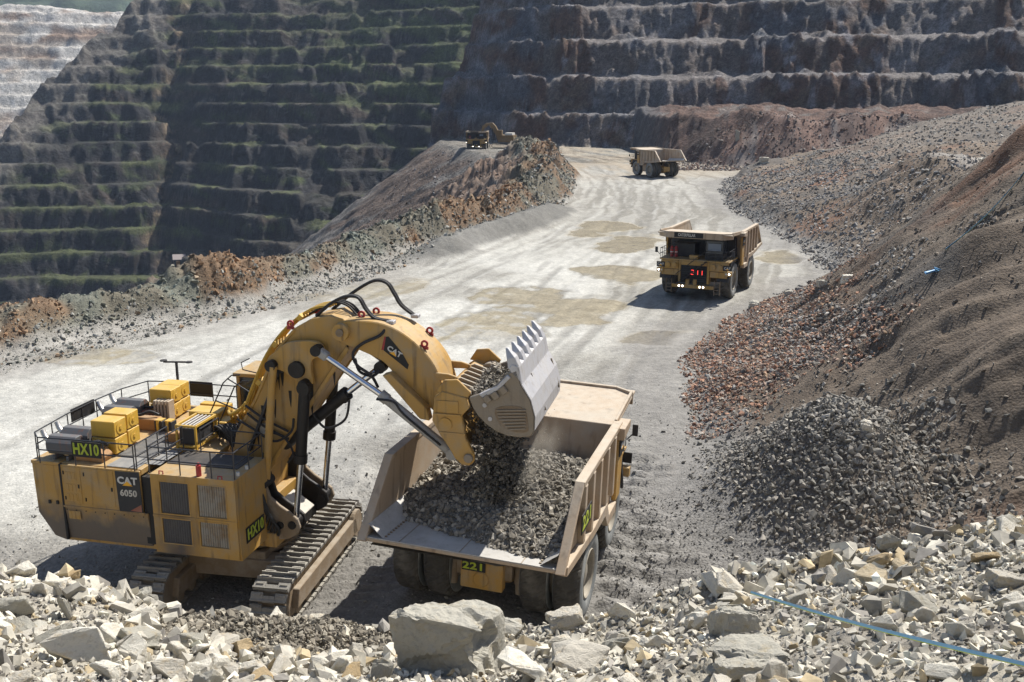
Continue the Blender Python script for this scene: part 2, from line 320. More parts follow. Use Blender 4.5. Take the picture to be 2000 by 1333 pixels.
    wn_ = fbm(arc/15+z/30, z/16-arc/60, 5, 86); st = fbm(arc/4.5+z/9, z/5-arc/14, 5, 87)
    wR = np.zeros(n+(3,))+C(.115, .115, .13)
    wR = mixc(wR, C(.135, .075, .05), sst(-.15, .35, wn_+.35*sst(1150, 1700, px)-.02)*.9)
    wR = mixc(wR, C(.31, .30, .315), sst(.12, .65, st+.25*fbm(arc/25, r/90, 2, 88))*.75); wR = mixc(wR, C(.20, .15, .11), sst(.15, .5, fbm(arc/6-z/7, z/9, 4, 94))*.6)
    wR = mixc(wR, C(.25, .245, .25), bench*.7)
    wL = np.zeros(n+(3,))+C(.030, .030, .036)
    wL = mixc(wL, C(.12, .08, .055), sst(.1, .7, wn_)*.6); wL = mixc(wL, C(.20, .19, .17), sst(.5, .9, st+.2*wn_)*.6)
    wL = mixc(wL, C(.42, .31, .19), np.exp(-((px-302-(r-800)*.35+38*fbm(r/38, 0*r+3, 3, 96)+8*n3)/14)**2)*sst(-.1, .35, st+.25)*.9)
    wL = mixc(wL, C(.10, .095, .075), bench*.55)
    veg = np.clip(sst(560, 760, px)*sst(-10, 30, s)*1.0+.25*sst(-20, 60, s)*sst(300, 420, px), 0, 1)
    gb = fbm(arc/14, r/30, 3, 89)
    vb = sst(-.25+0*gb, .35, gb+.55*veg+.15+.3*sst(-40, -90, s)*sst(300, 120, px)-.25*sst(40, 0, s)*sst(350, 500, px))*sst(.36, .44, f)
    wL = mixc(wL, C(.14, .165, .055), np.clip(vb, 0, 1)*.8)
    vf = sst(.15, .6, fbm(arc/8+z/14, z/7, 5, 90)+.50*veg-.28); wL = mixc(wL, C(.052, .072, .027), vf*.9)
    wL = mixc(wL, C(.125, .165, .05), sst(.40, .9, fbm(arc/9+z/12, z/9, 4, 91)+.7*veg-.1)*.8)
    wL = mixc(wL, C(.27, .245, .215), I['scr']*.9)
    sl_ = I['slide']; wL = mixc(wL, C(.085, .068, .055)*(1+0*sl_[..., None]), sl_*.6*sst(-.3, .3, wn_)); wR = mixc(wR, C(.20, .175, .16), sl_*.65)
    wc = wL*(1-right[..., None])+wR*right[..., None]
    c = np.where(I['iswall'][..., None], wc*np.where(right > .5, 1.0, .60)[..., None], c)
    c = c*(1+.10*n2[..., None]+.06*n1[..., None])
    wet = np.clip(pud*.9+sl*.42, 0, 1)*(I['floor'] & (I['berm'] < .3))
    return np.clip(c, .01, .8), wet
def polar_mesh(name, az, rr, mat, func=None):
    A, Rr = np.meshgrid(az, rr); X = np.sin(A)*Rr; Y = np.cos(A)*Rr
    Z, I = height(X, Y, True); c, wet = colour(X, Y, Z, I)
    nr, na = X.shape; V = np.stack([X, Y, Z], -1).reshape(-1, 3)
    idx = np.arange(nr*na).reshape(nr, na); q = np.stack([idx[:-1, :-1], idx[:-1, 1:], idx[1:, 1:], idx[1:, :-1]], -1).reshape(-1, 4)
    return grid_object(name, V, q, c.reshape(-1, 3), wet.reshape(-1), mat)
def grid_object(name, V, q, c, wet, mat, smooth=True):
    me = bpy.data.meshes.new(name); k = q.shape[1]
    me.vertices.add(len(V)); me.vertices.foreach_set('co', V.astype(np.float32).ravel())
    me.loops.add(q.size); me.loops.foreach_set('vertex_index', q.astype(np.int32).ravel())
    me.polygons.add(len(q)); me.polygons.foreach_set('loop_start', np.arange(0, q.size, k, dtype=np.int32)); me.polygons.foreach_set('loop_total', np.full(len(q), k, np.int32))
    me.polygons.foreach_set('use_smooth', np.full(len(q), smooth, bool))
    me.update(calc_edges=True)
    if c is not None:
        a = me.color_attributes.new('albedo', 'FLOAT_COLOR', 'POINT'); cc = np.ones((len(V), 4), np.float32); cc[:, :3] = c; a.data.foreach_set('color', cc.ravel())
    if wet is not None:
        w = me.attributes.new('wet', 'FLOAT', 'POINT'); w.data.foreach_set('value', wet.astype(np.float32))
    me.materials.append(mat); o = bpy.data.objects.new(name, me); col.objects.link(o); return o
ground_mat = terrain_mat('ground_rubble', [(0.35, 0, 0, .12, 'n'), (1.6, .26, .65, .18, 'n'), (7.0, .06, .7, .15, 'v'), (16.0, .03, .5, .12, 'n')])
wall_mat = terrain_mat('wall_rock', [(0.05, 0, 0, .15, 'n'), (0.13, 6.0, .8, .38, 'n'), (0.5, 1.6, .85, .40, 'n'), (2.2, .4, .6, .3, 'v')])
az_f = np.radians(np.concatenate([np.arange(-60, -31, 1.0), np.arange(-31, 31, .085), np.arange(31, 61, 1.0)]))
ground = polar_mesh('ground', az_f, np.exp(np.arange(math.log(1.5), math.log(300), .0048)), ground_mat)
tag(ground, kind='structure')
rr0 = np.exp(np.arange(math.log(1.5), math.log(300), .0048))[-1]
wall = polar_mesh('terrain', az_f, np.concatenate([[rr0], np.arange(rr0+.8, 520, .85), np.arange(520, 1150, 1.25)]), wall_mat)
tag(wall, kind='structure')
# farther terraces and forested hills beyond the dark wall (upper left)
def far_hill(name, az, rr, zf, cf, mat):
    A, Rr = np.meshgrid(np.radians(az), rr); X = np.sin(A)*Rr; Y = np.cos(A)*Rr; Z = zf(X, Y, Rr); c = cf(X, Y, Z, Rr)
    nr, na = X.shape; V = np.stack([X, Y, Z], -1).reshape(-1, 3); idx = np.arange(nr*na).reshape(nr, na)
    q = np.stack([idx[:-1, :-1], idx[:-1, 1:], idx[1:, 1:], idx[1:, :-1]], -1).reshape(-1, 4)
    return tag(grid_object(name, V, q, c.reshape(-1, 3), np.zeros(len(V)), mat), kind='structure')
def zf1(X, Y, Rr):
    s = .85*(Rr-1330)+7*fbm(X/120, Y/120, 3, 101)+3*fbm(X/30, Y/30, 3, 102); z, f = terrace(s, .5, 3); top = 126+6*fbm(X/90, Y/90, 2, 103)
    return np.minimum(z, top)+1.5*fbm(X/9, Y/9, 3, 104)
def cf1(X, Y, Z, Rr):
    a = fbm(X/60, Z/14, 3, 105); c = np.zeros(X.shape+(3,))+C(.42, .36, .30); c = mixc(c, C(.30, .20, .14), sst(0, .6, a+.4*sst(60, 130, Z))*.8); c = mixc(c, C(.62, .60, .56), sst(.0, .5, fbm(X/40, Z/20, 3, 106)+.3*sst(90, 40, Z))*.8); return c
far_hill('hills', np.arange(-50, -15, .1), np.concatenate([np.arange(1080, 1560, 1.8), [1700, 1800]]), zf1, cf1, wall_mat)
def zf2(X, Y, Rr): return np.minimum(.5*(Rr-2250), 420+60*fbm(X/500, Y/500, 3, 111))+45*fbm(X/260, Y/260, 4, 112)+14*fbm(X/50, Y/50, 3, 113)
def cf2(X, Y, Z, Rr):
    c = np.zeros(X.shape+(3,))+C(.035, .06, .03); c = mixc(c, C(.06, .09, .04), sst(0, .5, fbm(X/30, Y/30, 3, 114))); c = mixc(c, C(.5, .46, .42), sst(.0, .2, .8-np.abs(X/Y+.47)*12)*sst(200, 150, Z)*.9); return c
far_hill('mountain', np.arange(-60, 61, .25), np.arange(2300, 3500, 12), zf2, cf2, wall_mat)
# ------------------------------------------------------------------ mesh builder for the machines
class MB:
    def __init__(s): s.v = []; s.f = []
    def add(s, vs, fs):
        n = len(s.v); s.v += [tuple(map(float, v)) for v in vs]; s.f += [tuple(i+n for i in f) for f in fs]; return s
    def box(s, c, d, rot=None):
        m = Matrix.Identity(3)
        if rot is not None: m = rot if isinstance(rot, Matrix) else Matrix.Rotation(rot, 3, 'Z')
        vs = [Vector(c)+m @ Vector((a*d[0]/2, b*d[1]/2, e*d[2]/2)) for a in (-1, 1) for b in (-1, 1) for e in (-1, 1)]
        return s.add(vs, [(0, 1, 3, 2), (4, 6, 7, 5), (0, 4, 5, 1), (2, 3, 7, 6), (0, 2, 6, 4), (1, 5, 7, 3)])
    def span(s, a, b):   # box between two corners
        return s.box([(p+q)/2 for p, q in zip(a, b)], [abs(q-p) for p, q in zip(a, b)])
    def prism(s, poly, y0, y1, axis='y'):
        """poly in (x,z), extruded along y (axis 'y'); (y,z) along x ('x'); (x,y) along z ('z')"""
        n = len(poly); P = {'y': lambda a, b, t: (a, t, b), 'x': lambda a, b, t: (t, a, b), 'z': lambda a, b, t: (a, b, t)}[axis]
        vs = [P(a, b, y0) for a, b in poly]+[P(a, b, y1) for a, b in poly]
        return s.add(vs, [tuple(range(n)), tuple(reversed(range(n, 2*n)))]+[(i, i+n, (i+1) % n+n, (i+1) % n) for i in range(n)])
    def bar(s, p, q, w, h=None, up=(0, 0, 1)):
        p = Vector(p); q = Vector(q); d = (q-p); L = d.length; d.normalize(); u = Vector(up)
        if abs(d.dot(u)) > .98: u = Vector((1, 0, 0))
        a = d.cross(u).normalized(); b = a.cross(d); h = h or w
        m = Matrix((d, a, b)).transposed(); return s.box((p+q)/2, (L, w, h), m)
    def cyl(s, p, q, r, r2=None, n=14, cap=True):
        p = Vector(p); q = Vector(q); d = (q-p).normalized(); u = Vector((0, 0, 1)) if abs(d.z) < .9 else Vector((1, 0, 0))
        a = d.cross(u).normalized(); b = d.cross(a); r2 = r if r2 is None else r2
        c = [(math.cos(2*math.pi*i/n), math.sin(2*math.pi*i/n)) for i in range(n)]
        vs = [p+(a*x+b*y)*r for x, y in c]+[q+(a*x+b*y)*r2 for x, y in c]
        fs = [(i, (i+1) % n, (i+1) % n+n, i+n) for i in range(n)]
        if cap: fs += [tuple(reversed(range(n))), tuple(range(n, 2*n))]
        return s.add(vs, fs)
    def tube(s, pts, r, n=8, closed=False):
        P = [Vector(p) for p in pts]; m = len(P); rings = []; prev = None
        for i, p in enumerate(P):
            if closed: d = (P[(i+1) % m]-P[i-1]).normalized()
            else: d = (P[min(i+1, m-1)]-P[max(i-1, 0)]).normalized()
            if prev is None:
                u = Vector((0, 0, 1)) if abs(d.z) < .9 else Vector((1, 0, 0)); a = d.cross(u).normalized()
            else: a = (prev-d*prev.dot(d)).normalized()
            prev = a; b = d.cross(a); rings.append([p+(a*math.cos(t)+b*math.sin(t))*r for t in [2*math.pi*k/n for k in range(n)]])
        vs = [v for g in rings for v in g]; fs = []
        for i in range(m if closed else m-1):
            j = (i+1) % m; fs += [(i*n+k, i*n+(k+1) % n, j*n+(k+1) % n, j*n+k) for k in range(n)]
        if not closed: fs += [tuple(reversed(range(n))), tuple(range((m-1)*n, m*n))]
        return s.add(vs, fs)
    def lathe(s, prof, c=(0, 0, 0), n=40, axis='y', mod=None):
        """prof: (radius, along)"""
        vs = []; m = len(prof)
        for i in range(n):
            t = 2*math.pi*i/n
            for j, (r, a) in enumerate(prof):
                rr = r+(mod(i, n, j, a) if mod else 0); x, z = rr*math.cos(t), rr*math.sin(t)
                vs.append((c[0]+x, c[1]+a, c[2]+z) if axis == 'y' else (c[0]+x, c[1]+z, c[2]+a) if axis == 'z' else (c[0]+a, c[1]+x, c[2]+z))
        fs = [(i*m+j, i*m+j+1, ((i+1) % n)*m+j+1, ((i+1) % n)*m+j) for i in range(n) for j in range(m-1)]
        return s.add(vs, fs)
    def xf(s, M): s.v = [tuple(M @ Vector(v)) for v in s.v]; return s
    def build(s, name, mat, parent=None, bevel=0, smooth=False, mats=None, loc=None, rz=None):
        me = bpy.data.meshes.new(name); me.from_pydata(s.v, [], s.f); me.materials.append(mat)
        bm = bmesh.new(); bm.from_mesh(me); bmesh.ops.recalc_face_normals(bm, faces=bm.faces); bm.to_mesh(me); bm.free()
        o = bpy.data.objects.new(name, me); col.objects.link(o)
        if parent: o.parent = parent
        if smooth:
            me.polygons.foreach_set('use_smooth', [True]*len(me.polygons)); 
            try: me.set_sharp_from_angle(angle=R(38))
            except Exception: pass
        if bevel:
            b = o.modifiers.new('bevel', 'BEVEL'); b.width = bevel; b.segments = 1; b.limit_method = 'ANGLE'; b.angle_limit = R(40)
        if loc: o.location = loc
        if rz is not None: o.rotation_euler[2] = rz
        return o
def catmull(pts, k=6, closed=False):
    P = [Vector(p) for p in pts]; n = len(P); out = []
    for i in range(n if closed else n-1):
        p0 = P[i-1] if (closed or i > 0) else P[0]; p1 = P[i]; p2 = P[(i+1) % n]; p3 = P[(i+2) % n] if (closed or i+2 < n) else P[-1]
        for j in range(k):
            t = j/k; out.append(0.5*((2*p1)+(-p0+p2)*t+(2*p0-5*p1+4*p2-p3)*t*t+(-p0+3*p1-3*p2+p3)*t*t*t))
    if not closed: out.append(P[-1])
    return out
def smooth_poly(pts, k=4): return [(p[0], p[1]) for p in catmull([(a, b, 0) for a, b in pts], k, True)]
def text(name, s, size, mat, parent, loc, xdir, updir, bold=0.03, depth=0.012, width=None):
    cu = bpy.data.curves.new(name, 'FONT'); cu.body = s; cu.size = size; cu.offset = bold*size; cu.extrude = depth; cu.align_x = 'CENTER'; cu.align_y = 'CENTER'; cu.resolution_u = 3; cu.space_character = 1.06
    t = bpy.data.objects.new(name, cu); col.objects.link(t); dg = bpy.context.evaluated_depsgraph_get(); me = bpy.data.meshes.new_from_object(t.evaluated_get(dg))
    bpy.data.objects.remove(t); bpy.data.curves.remove(cu); me.materials.clear(); me.materials.append(mat); me.name = name
    x = Vector(xdir).normalized(); u = Vector(updir).normalized(); u = (u-x*u.dot(x)).normalized(); nrm = x.cross(u)
    k = 1.0
    if width:
        xs = [v.co.x for v in me.vertices]; k = width/(max(xs)-min(xs))
    M = Matrix((x, u, nrm)).transposed()
    for v in me.vertices: v.co = M @ Vector((v.co.x*k, v.co.y, v.co.z))
    o = bpy.data.objects.new(name, me); col.objects.link(o); o.parent = parent; o.location = loc; return o

YEL = worn('yellow_paint', (.43, .245, .055), .42, 0, (.33, .28, .20), .70, 1.1, (.09, .05, .02), .65, .12, .55)
YEL2 = worn('boom_yellow_paint', (.46, .262, .06), .42, 0, (.34, .28, .19), .7, .8, (.09, .05, .02), .75, .10, .45)
YELB = worn('bright_yellow_paint', (.60, .36, .045), .4, 0, (.42, .33, .18), .25, 1.5, (.2, .11, .03), .2, 0, .4)
GREY = worn('dark_grey_metal', (.035, .036, .040), .5, .3, (.14, .12, .10), .35, 1.6, (.01, .01, .01), .2)
BLK = worn('black_metal', (.016, .016, .018), .5, .2, (.07, .062, .052), .35, 2)
RAIL = plain('rail_black', (.03, .03, .033), .45)
RUB = worn('tyre_rubber', (.055, .05, .043), .85, 0, (.19, .175, .15), .9, .9, (.1, .09, .08), .2, .3, .45)
RUBS = worn('tyre_sidewall', (.17, .18, .18), .8, 0, (.42, .42, .40), .8, 1.2, (.12, .11, .10), .2, .1, .3)
RIM = worn('rim_dusty', (.27, .24, .19), .6, 0, (.40, .36, .30), .8, 2)
STEEL = worn('body_steel', (.40, .30, .205), .55, .05, (.43, .39, .33), .8, .6, (.15, .10, .065), .75, .15, .5)
STEELIN = worn('polished_body_floor', (.50, .49, .47), .38, .2, (.34, .32, .29), .7, 1.3, (.27, .24, .20), .6, .1, .5)
CHROME = plain('chrome_rod', (.72, .74, .78), .16, 1.0)
CYLB = worn('grimy_cylinder', (.014, .013, .013), .42, .3, (.05, .04, .03), .5, 2.5, (.05, .04, .03), .3, .25, .1)
CYLG = worn('grey_cylinder', (.36, .355, .34), .45, .2, (.33, .29, .23), .5, 2.5, (.12, .09, .06), .4)
TRACK = worn('crawler_shoe_steel', (.20, .185, .165), .6, .25, (.36, .34, .30), .6, 1.6, (.07, .06, .05), .35, .3, .6)
MUDDY = worn('muddy_frame', (.22, .16, .10), .75, 0, (.31, .27, .22), .9, 1.2, (.12, .08, .05), .4, .3, .7)
BUCK = worn('bucket_steel', (.27, .225, .17), .5, .3, (.32, .29, .25), .6, 1.0, (.13, .10, .07), .4, .3, .5)
BRIGHT = worn('worn_bright_steel', (.50, .50, .52), .4, .3, (.40, .37, .33), .7, 1.6, (.28, .25, .21), .7, .15, .3)
RED = plain('signal_red', (.34, .03, .03), .5)
REDD = worn('dull_red_duct', (.28, .085, .05), .6, 0, (.3, .24, .18), .5, 1.5)
RUST = worn('rusty_muffler', (.13, .13, .135), .6, .2, (.13, .13, .13), .3, 1.4, (.26, .10, .05), .6)
ORB = worn('brown_duct', (.34, .17, .055), .6, 0, (.33, .25, .17), .6, 1.5)
WHITE = worn('white_paint', (.62, .61, .58), .5, 0, (.35, .30, .22), .5, 4)
LIME = worn('lime_lettering', (.40, .48, .03), .6, 0, (.2, .19, .12), .5, 4)
TRI = plain('orange_triangle', (.85, .42, .02), .5)
GRATE = worn('deck_grating', (.19, .195, .20), .6, .2, (.33, .31, .28), .5, 3.0)
HOSE = worn('rubber_hose', (.02, .02, .022), .55, 0, (.09, .08, .07), .3, 5)
CREAM = worn('light_pad', (.55, .52, .46), .7)
GRIK = worn('sooty_grille', (.11, .11, .12), .45, .4, (.20, .19, .17), .6, 1.8)
GRIL = worn('rusty_grille', (.36, .34, .30), .55, .2, (.30, .19, .09), .9, 1.8, (.05, .045, .04), .6)
GLASS = plain('tinted_glass', (.02, .03, .04), .06)
LAMP = plain('lit_headlamp', (.9, .9, .85), .3, 0, (1, .97, .88), 5)
LENS = plain('lamp_lens', (.6, .6, .58), .15)
LED = plain('red_digits', (.8, .02, .02), .4, 0, (1, .05, .04), 1.3)
STEELP = plain('exhaust_tip', (.62, .58, .52), .35, .6)
BROWN = plain('box_cap', (.38, .24, .07), .5)

def grime(m, zlo, zhi, colr, amt, xs=None):
    """dried mud thrown on the lower walls, soot round the cooler outlets: stays with the paint"""
    m2 = m.copy(); nt = m2.node_tree; L = nt.links.new; p = nt.nodes['Principled BSDF']; src = p.inputs['Base Color'].links[0].from_socket
    tc = N(nt, 'ShaderNodeTexCoord'); sp = N(nt, 'ShaderNodeSeparateXYZ'); L(tc.outputs['Object'], sp.inputs[0])
    n = N(nt, 'ShaderNodeTexNoise', i_Scale=1.7, i_Detail=6.0); L(tc.outputs['Object'], n.inputs['Vector'])
    a = N(nt, 'ShaderNodeMath', operation='MULTIPLY_ADD'); a.inputs[1].default_value = 1.6; L(n.outputs['Fac'], a.inputs[0]); L(sp.outputs['Z'], a.inputs[2])
    r = N(nt, 'ShaderNodeMapRange'); r.inputs[1].default_value = zhi+.8; r.inputs[2].default_value = zlo+.8; r.inputs[4].default_value = amt; L(a.outputs[0], r.inputs[0]); f = r.outputs[0]
    if xs:
        r2 = N(nt, 'ShaderNodeMapRange'); d = N(nt, 'ShaderNodeMath', operation='SUBTRACT'); d.inputs[1].default_value = xs[0]; L(sp.outputs['X'], d.inputs[0]); ab = N(nt, 'ShaderNodeMath', operation='ABSOLUTE'); L(d.outputs[0], ab.inputs[0])
        a2 = N(nt, 'ShaderNodeMath', operation='MULTIPLY_ADD'); a2.inputs[1].default_value = .9; L(n.outputs['Fac'], a2.inputs[0]); L(ab.outputs[0], a2.inputs[2])
        r2.inputs[1].default_value = xs[1]+.9; r2.inputs[2].default_value = .55; L(a2.outputs[0], r2.inputs[0]); q = N(nt, 'ShaderNodeMath', operation='MULTIPLY'); L(f, q.inputs[0]); L(r2.outputs[0], q.inputs[1]); f = q.outputs[0]
    mx = N(nt, 'ShaderNodeMix', data_type='RGBA'); mx.inputs[7].default_value = (*colr, 1); L(f, mx.inputs[0]); L(src, mx.inputs[6]); L(mx.outputs[2], p.inputs['Base Color']); return m2
YELH = grime(YEL, 3.6, 4.6, (.115, .10, .088), .92); YELM = grime(YEL, 3.2, 6.2, (.045, .045, .055), .85, (-.95, .75))

def cat_logo(parent, loc, xdir, updir, w, name='emblem'):
    x = Vector(xdir).normalized(); u = Vector(updir).normalized(); n = x.cross(u)
    t = text(name, 'CAT', w*.46, WHITE, parent, loc, xdir, updir, .035, .008, width=w)
    h = w*.36; mb = MB(); o = x*(-.0)+n*.014; L = lambda a, b, c: tuple(x*a+u*b+n*c)
    mb.add([L(-w*.25, -h*.62, .012), L(w*.25, -h*.62, .012), L(0, -h*.02, .012), L(-w*.25, -h*.62, -.004), L(w*.25, -h*.62, -.004), L(0, -h*.02, -.004)], [(0, 1, 2), (3, 5, 4), (0, 3, 4, 1), (1, 4, 5, 2), (2, 5, 3, 0)])
    mb.build('triangle', TRI, parent, loc=loc); return t

# ------------------------------------------------------------------ mining shovel
def ellipse(cx, cz, rx, rz, n=20): return [(cx+rx*math.cos(2*math.pi*i/n), cz+rz*math.sin(2*math.pi*i/n)) for i in range(n)]
def crawler(L=9.3, Hh=1.95, W=1.45):
    """loop of shoes: chain path in (s,z), shoes across x; local axis: x across, y along"""
    r = Hh/2-.12; s0 = L/2-r-.1; per = 4*s0+2*math.pi*r; n = 46; mb = MB()
    for k in range(n):
        d = per*k/n
        if d < 2*s0: y, z, a = -s0+d, 2*r, 0
        elif d < 2*s0+math.pi*r: t = (d-2*s0)/r; y, z, a = s0+r*math.sin(t), r+r*math.cos(t), -t
        elif d < 4*s0+math.pi*r: y, z, a = s0-(d-2*s0-math.pi*r), 0, math.pi
        else: t = (d-4*s0-math.pi*r)/r; y, z, a = -s0-r*math.sin(t), r-r*math.cos(t), math.pi-t
        z += .12; m = Matrix.Rotation(a, 3, 'X'); pc = Vector((0, y, z)); pw = per/n
        w3 = W/3
        for i in (-1, 0, 1):
            mb.box(pc+m @ Vector((i*w3, .035*(1 if i else -1), 0)), (w3-.012, pw*.80 if i else pw*.60, .11), m)
        mb.box(pc+m @ Vector((0, -pw*.22, .10)), (W*.97, .055, .10), m)
        for i in (-.33, .33): mb.box(pc+m @ Vector((i*W, pw*.28, .06)), (W*.2, .08, .07), m)
    return mb
def make_shovel():
    root = empty('mining_shovel', (-10.9, 39.0, 0), R(-13), 'huge yellow hydraulic face shovel marked HX10, tipping its bucket over the near truck', 'excavator')
    # --- undercarriage
    rot = R(93)-math.pi/2
    def uc(s_, t_, z_): # s along travel, t to the left
        a = R(93); return (math.cos(a)*s_-math.sin(a)*t_, math.sin(a)*s_+math.cos(a)*t_, z_)
    for side in (-1, 1):
        o = crawler().build('crawler_track', TRACK, root, loc=uc(0, side*2.5, 0), rz=rot)
        f = MB()
        f.prism([(-3.9, .55), (-3.2, .30), (3.2, .30), (3.9, .55), (3.9, 1.25), (3.3, 1.62), (-3.3, 1.62), (-3.9, 1.25)], -.52, .52, 'x')
        f.prism([(-3.6, .62), (3.6, .62), (3.4, 1.35), (-3.4, 1.35)], .52*1, .80, 'x'); f.prism([(-3.6, .62), (3.6, .62), (3.4, 1.35), (-3.4, 1.35)], -.80, -.52, 'x')
        for k in range(7): f.cyl((-.6, -3+k, .36), (.6, -3+k, .36), .27)
        f.cyl((-.55, -3.55, 1.0), (.55, -3.55, 1.0), .72, n=24); f.cyl((-.80, 3.6, 1.02), (.80, 3.6, 1.02), .62, n=24)
        f.build('track_frame', MUDDY, root, .03, loc=uc(0, side*2.5, 0), rz=rot)
    c = MB(); c.box((0, 0, 1.55), (2.6, 3.8, .9)); c.box((0, 1.6, 1.3), (4.0, .9, .8)); c.box((0, -1.6, 1.3), (4.0, .9, .8)); c.lathe([(0, 2.5), (1.75, 2.5), (1.75, 2.0), (1.95, 2.0), (1.95, 1.8), (0, 1.8)], axis='z')
    c.build('carbody', MUDDY, root, .03, rz=rot)
    # --- revolving frame
    f = MB(); f.span((-6.4, -2.0, 2.35), (2.0, 2.0, 2.95)); f.span((-6.3, -3.7, 2.62), (-.2, 3.7, 2.86)); f.span((.0, -1.0, 2.6), (1.6, 1.0, 4.2)); f.build('revolving_frame', YEL, root, .03)
    # --- machine house
    h = MB()
    tail = [(-6.82, 6.0), (-5.99, 6.0), (-5.99, 4.2), (-5.65, 2.75), (-6.57, 2.9), (-6.95, 3.85)]
    h.prism([(-7.25, 5.9), (-6.03, 5.9), (-6.03, 2.75), (-6.57, 2.9), (-7.2, 3.85)], -3.97, 3.97)
    h.span((-5.97, -4.0, 4.27), (-2.5, -3.9, 5.97)); h.prism([(-4.0, 4.24), (-3.86, 2.82), (-3.76, 2.82), (-3.9, 4.24)], -5.97, -2.3, 'x')
    h.span((-5.97, 3.9, 2.9), (-2.3, 4.0, 5.97)); h.span((-6.0, -3.88, 5.75), (-2.5, 3.88, 6.0)); h.span((-2.5, -1.6, 5.75), (-.6, 3.88, 6.0)); h.span((-2.45, -3.6, 2.9), (-2.36, 3.6, 5.75)); h.span((-7.28, -3.99, 5.9), (-6.0, 3.99, 6.03))
    h.span((-6.0, -4.03, 4.18), (-2.42, -3.96, 4.28))
    house = h.build('machine_house', YELH, root, .02)
    MB().span((-6.02, -4.02, 2.8), (-5.94, -3.9, 5.98)).build('seam', BLK, house); MB().span((-2.49, -3.9, 2.95), (-1.97, -3.5, 5.72)).build('seam', BLK, house)
    vt = None
    for row, z in enumerate((5.55, 5.05, 4.65, 3.9)):
        vt = MB(); n_ = 3+(row == 1); vt.span((-5.78, -4.032, z-.17), (-5.74+n_*.16, -4.02, z+.17))
        for k in range(n_): vt.span((-5.75+k*.16, -4.045, z-.14), (-5.64+k*.16, -4.02, z+.14))
        vt.build('vent', YEL, house, .01)
    for u in (-6.6, -6.25): MB().span((u-.05, -4.03, 4.28), (u+.05, -3.98, 4.42)).build('lifting_slot', BLK, house)
    sg = MB(); sg.prism([(-3.54, 5.91), (-2.51, 5.93), (-2.48, 4.30), (-3.49, 4.27)], -4.035, -4.006); sgo = sg.build('name_plate', GREY, root)
    cat_logo(sgo, (-3.03, -4.045, 5.55), (1, 0, 0), (0, 0, 1), .86)
    text('numerals', '6050', .36, CREAM, sgo, (-3.02, -4.045, 5.04), (1, 0, 0), (0, 0, 1), .03, .008, width=.72)
    # doors, hinges, bolts on the long side wall
    for u0, u1 in ((-5.85, -5.1), (-4.95, -3.65)):
        dr_ = MB(); dr_.span((u0, -4.022, 4.40), (u1, -4.001, 5.9)); do = dr_.build('access_door', YELH, root, .008)
        MB().span((u1-.12, -4.05, 5.05), (u1-.06, -4.022, 5.2)).build('latch', BLK, do)
        for z in (4.6, 5.65): MB().cyl((u0+.02, -4.03, z-.07), (u0+.02, -4.03, z+.07), .025, n=8).build('hinge', BLK, do)
    for k in range(9): MB().cyl((-5.85+.42*k, -4.0, 4.1), (-5.85+.42*k, -4.02, 4.1), .022, n=8).build('bolt', GREY, house)
    rs = MB(); rs.prism([(-3.0, 4.33), (-2.51, 4.31), (-2.51, 4.62)], -4.045, -4.036); rs.build('stripe', REDD, sgo)
    # --- radiator module
    m = MB(); U0, U1, L0, L1 = -1.95, 1.55, -4.15, -1.62
    m.prism([(U0, 2.78), (U1+.06, 2.72), (U1, 6.0), (U0, 6.0)], L0+.10, L1)
    def frame(u0, u1, z0, z1, holes, y, t, mb):      # plate with rectangular holes made of strips
        us = sorted({u0, u1}|{a for h_ in holes for a in (h_[0], h_[1])}); zs = sorted({z0, z1}|{a for h_ in holes for a in (h_[2], h_[3])})
        for i in range(len(us)-1):
            for j in range(len(zs)-1):
                cu, cz = (us[i]+us[i+1])/2, (zs[j]+zs[j+1])/2
                if any(h_[0] < cu < h_[1] and h_[2] < cz < h_[3] for h_ in holes): continue
                mb.span((us[i], y, zs[j]), (us[i+1], y+t, zs[j+1]))
    holes = [(-1.58, -.38, 4.44, 5.72), (-1.58, -.38, 3.22, 4.22), (.0, 1.16, 4.44, 5.72), (.0, 1.16, 3.22, 4.22)]
    frame(U0, U1, 2.78, 6.0, holes, L0, .098, m)
    m.span((U0, L0-.03, 4.28), (U1+.02, L0-.002, 4.36))
    mod = m.build('radiator_module', YELM, root)
    for gi, (a, b_, z0, z1) in enumerate(holes):
        g = MB(); n = 12
        for k in range(n):
            u = a+(b_-a)*(k+.5)/n; g.box((u, L0+.045, (z0+z1)/2), ((b_-a)/n*.70, .022, z1-z0-.02), R(40))
        g.build('grille', GRIK if a < -1 else GRIL, mod); MB().span((a, L0+.088, z0), (b_, L0+.0975, z1)).build('dark_core_fill', BLK, mod)  # black panel behind the slats stands in for the shade between them
        g = MB(); g.span((a-.04, L0-.022, z0-.04), (b_+.04, L0-.004, z0-.002)); g.span((a-.04, L0-.022, z1+.002), (b_+.04, L0-.004, z1+.04)); g.span((a-.04, L0-.022, z0), (a-.002, L0-.004, z1)); g.span((b_+.002, L0-.022, z0), (b_+.04, L0-.004, z1)); g.build('grille_frame', YEL, mod)
    g = MB(); g.span((-1.9, -3.05, 6.003), (1.1, -1.7, 6.03)); g.build('roof_mat', GREY, mod)
    g = MB(); g.prism([(-3.62, 3.33), (-2.1, 3.33), (-2.1, 3.85), (-3.62, 3.85)], 1.59, 1.60, 'x')
    hx = MB().box((1.61, -2.9, 3.55), (.03, 1.45, .62)).build('number_plate', BLK, mod)
    text('lettering', 'HX10', .62, LIME, hx, (1.63, -2.9, 3.55), (0, 1, 0), (0, 0, 1), .03, .008, width=1.28)
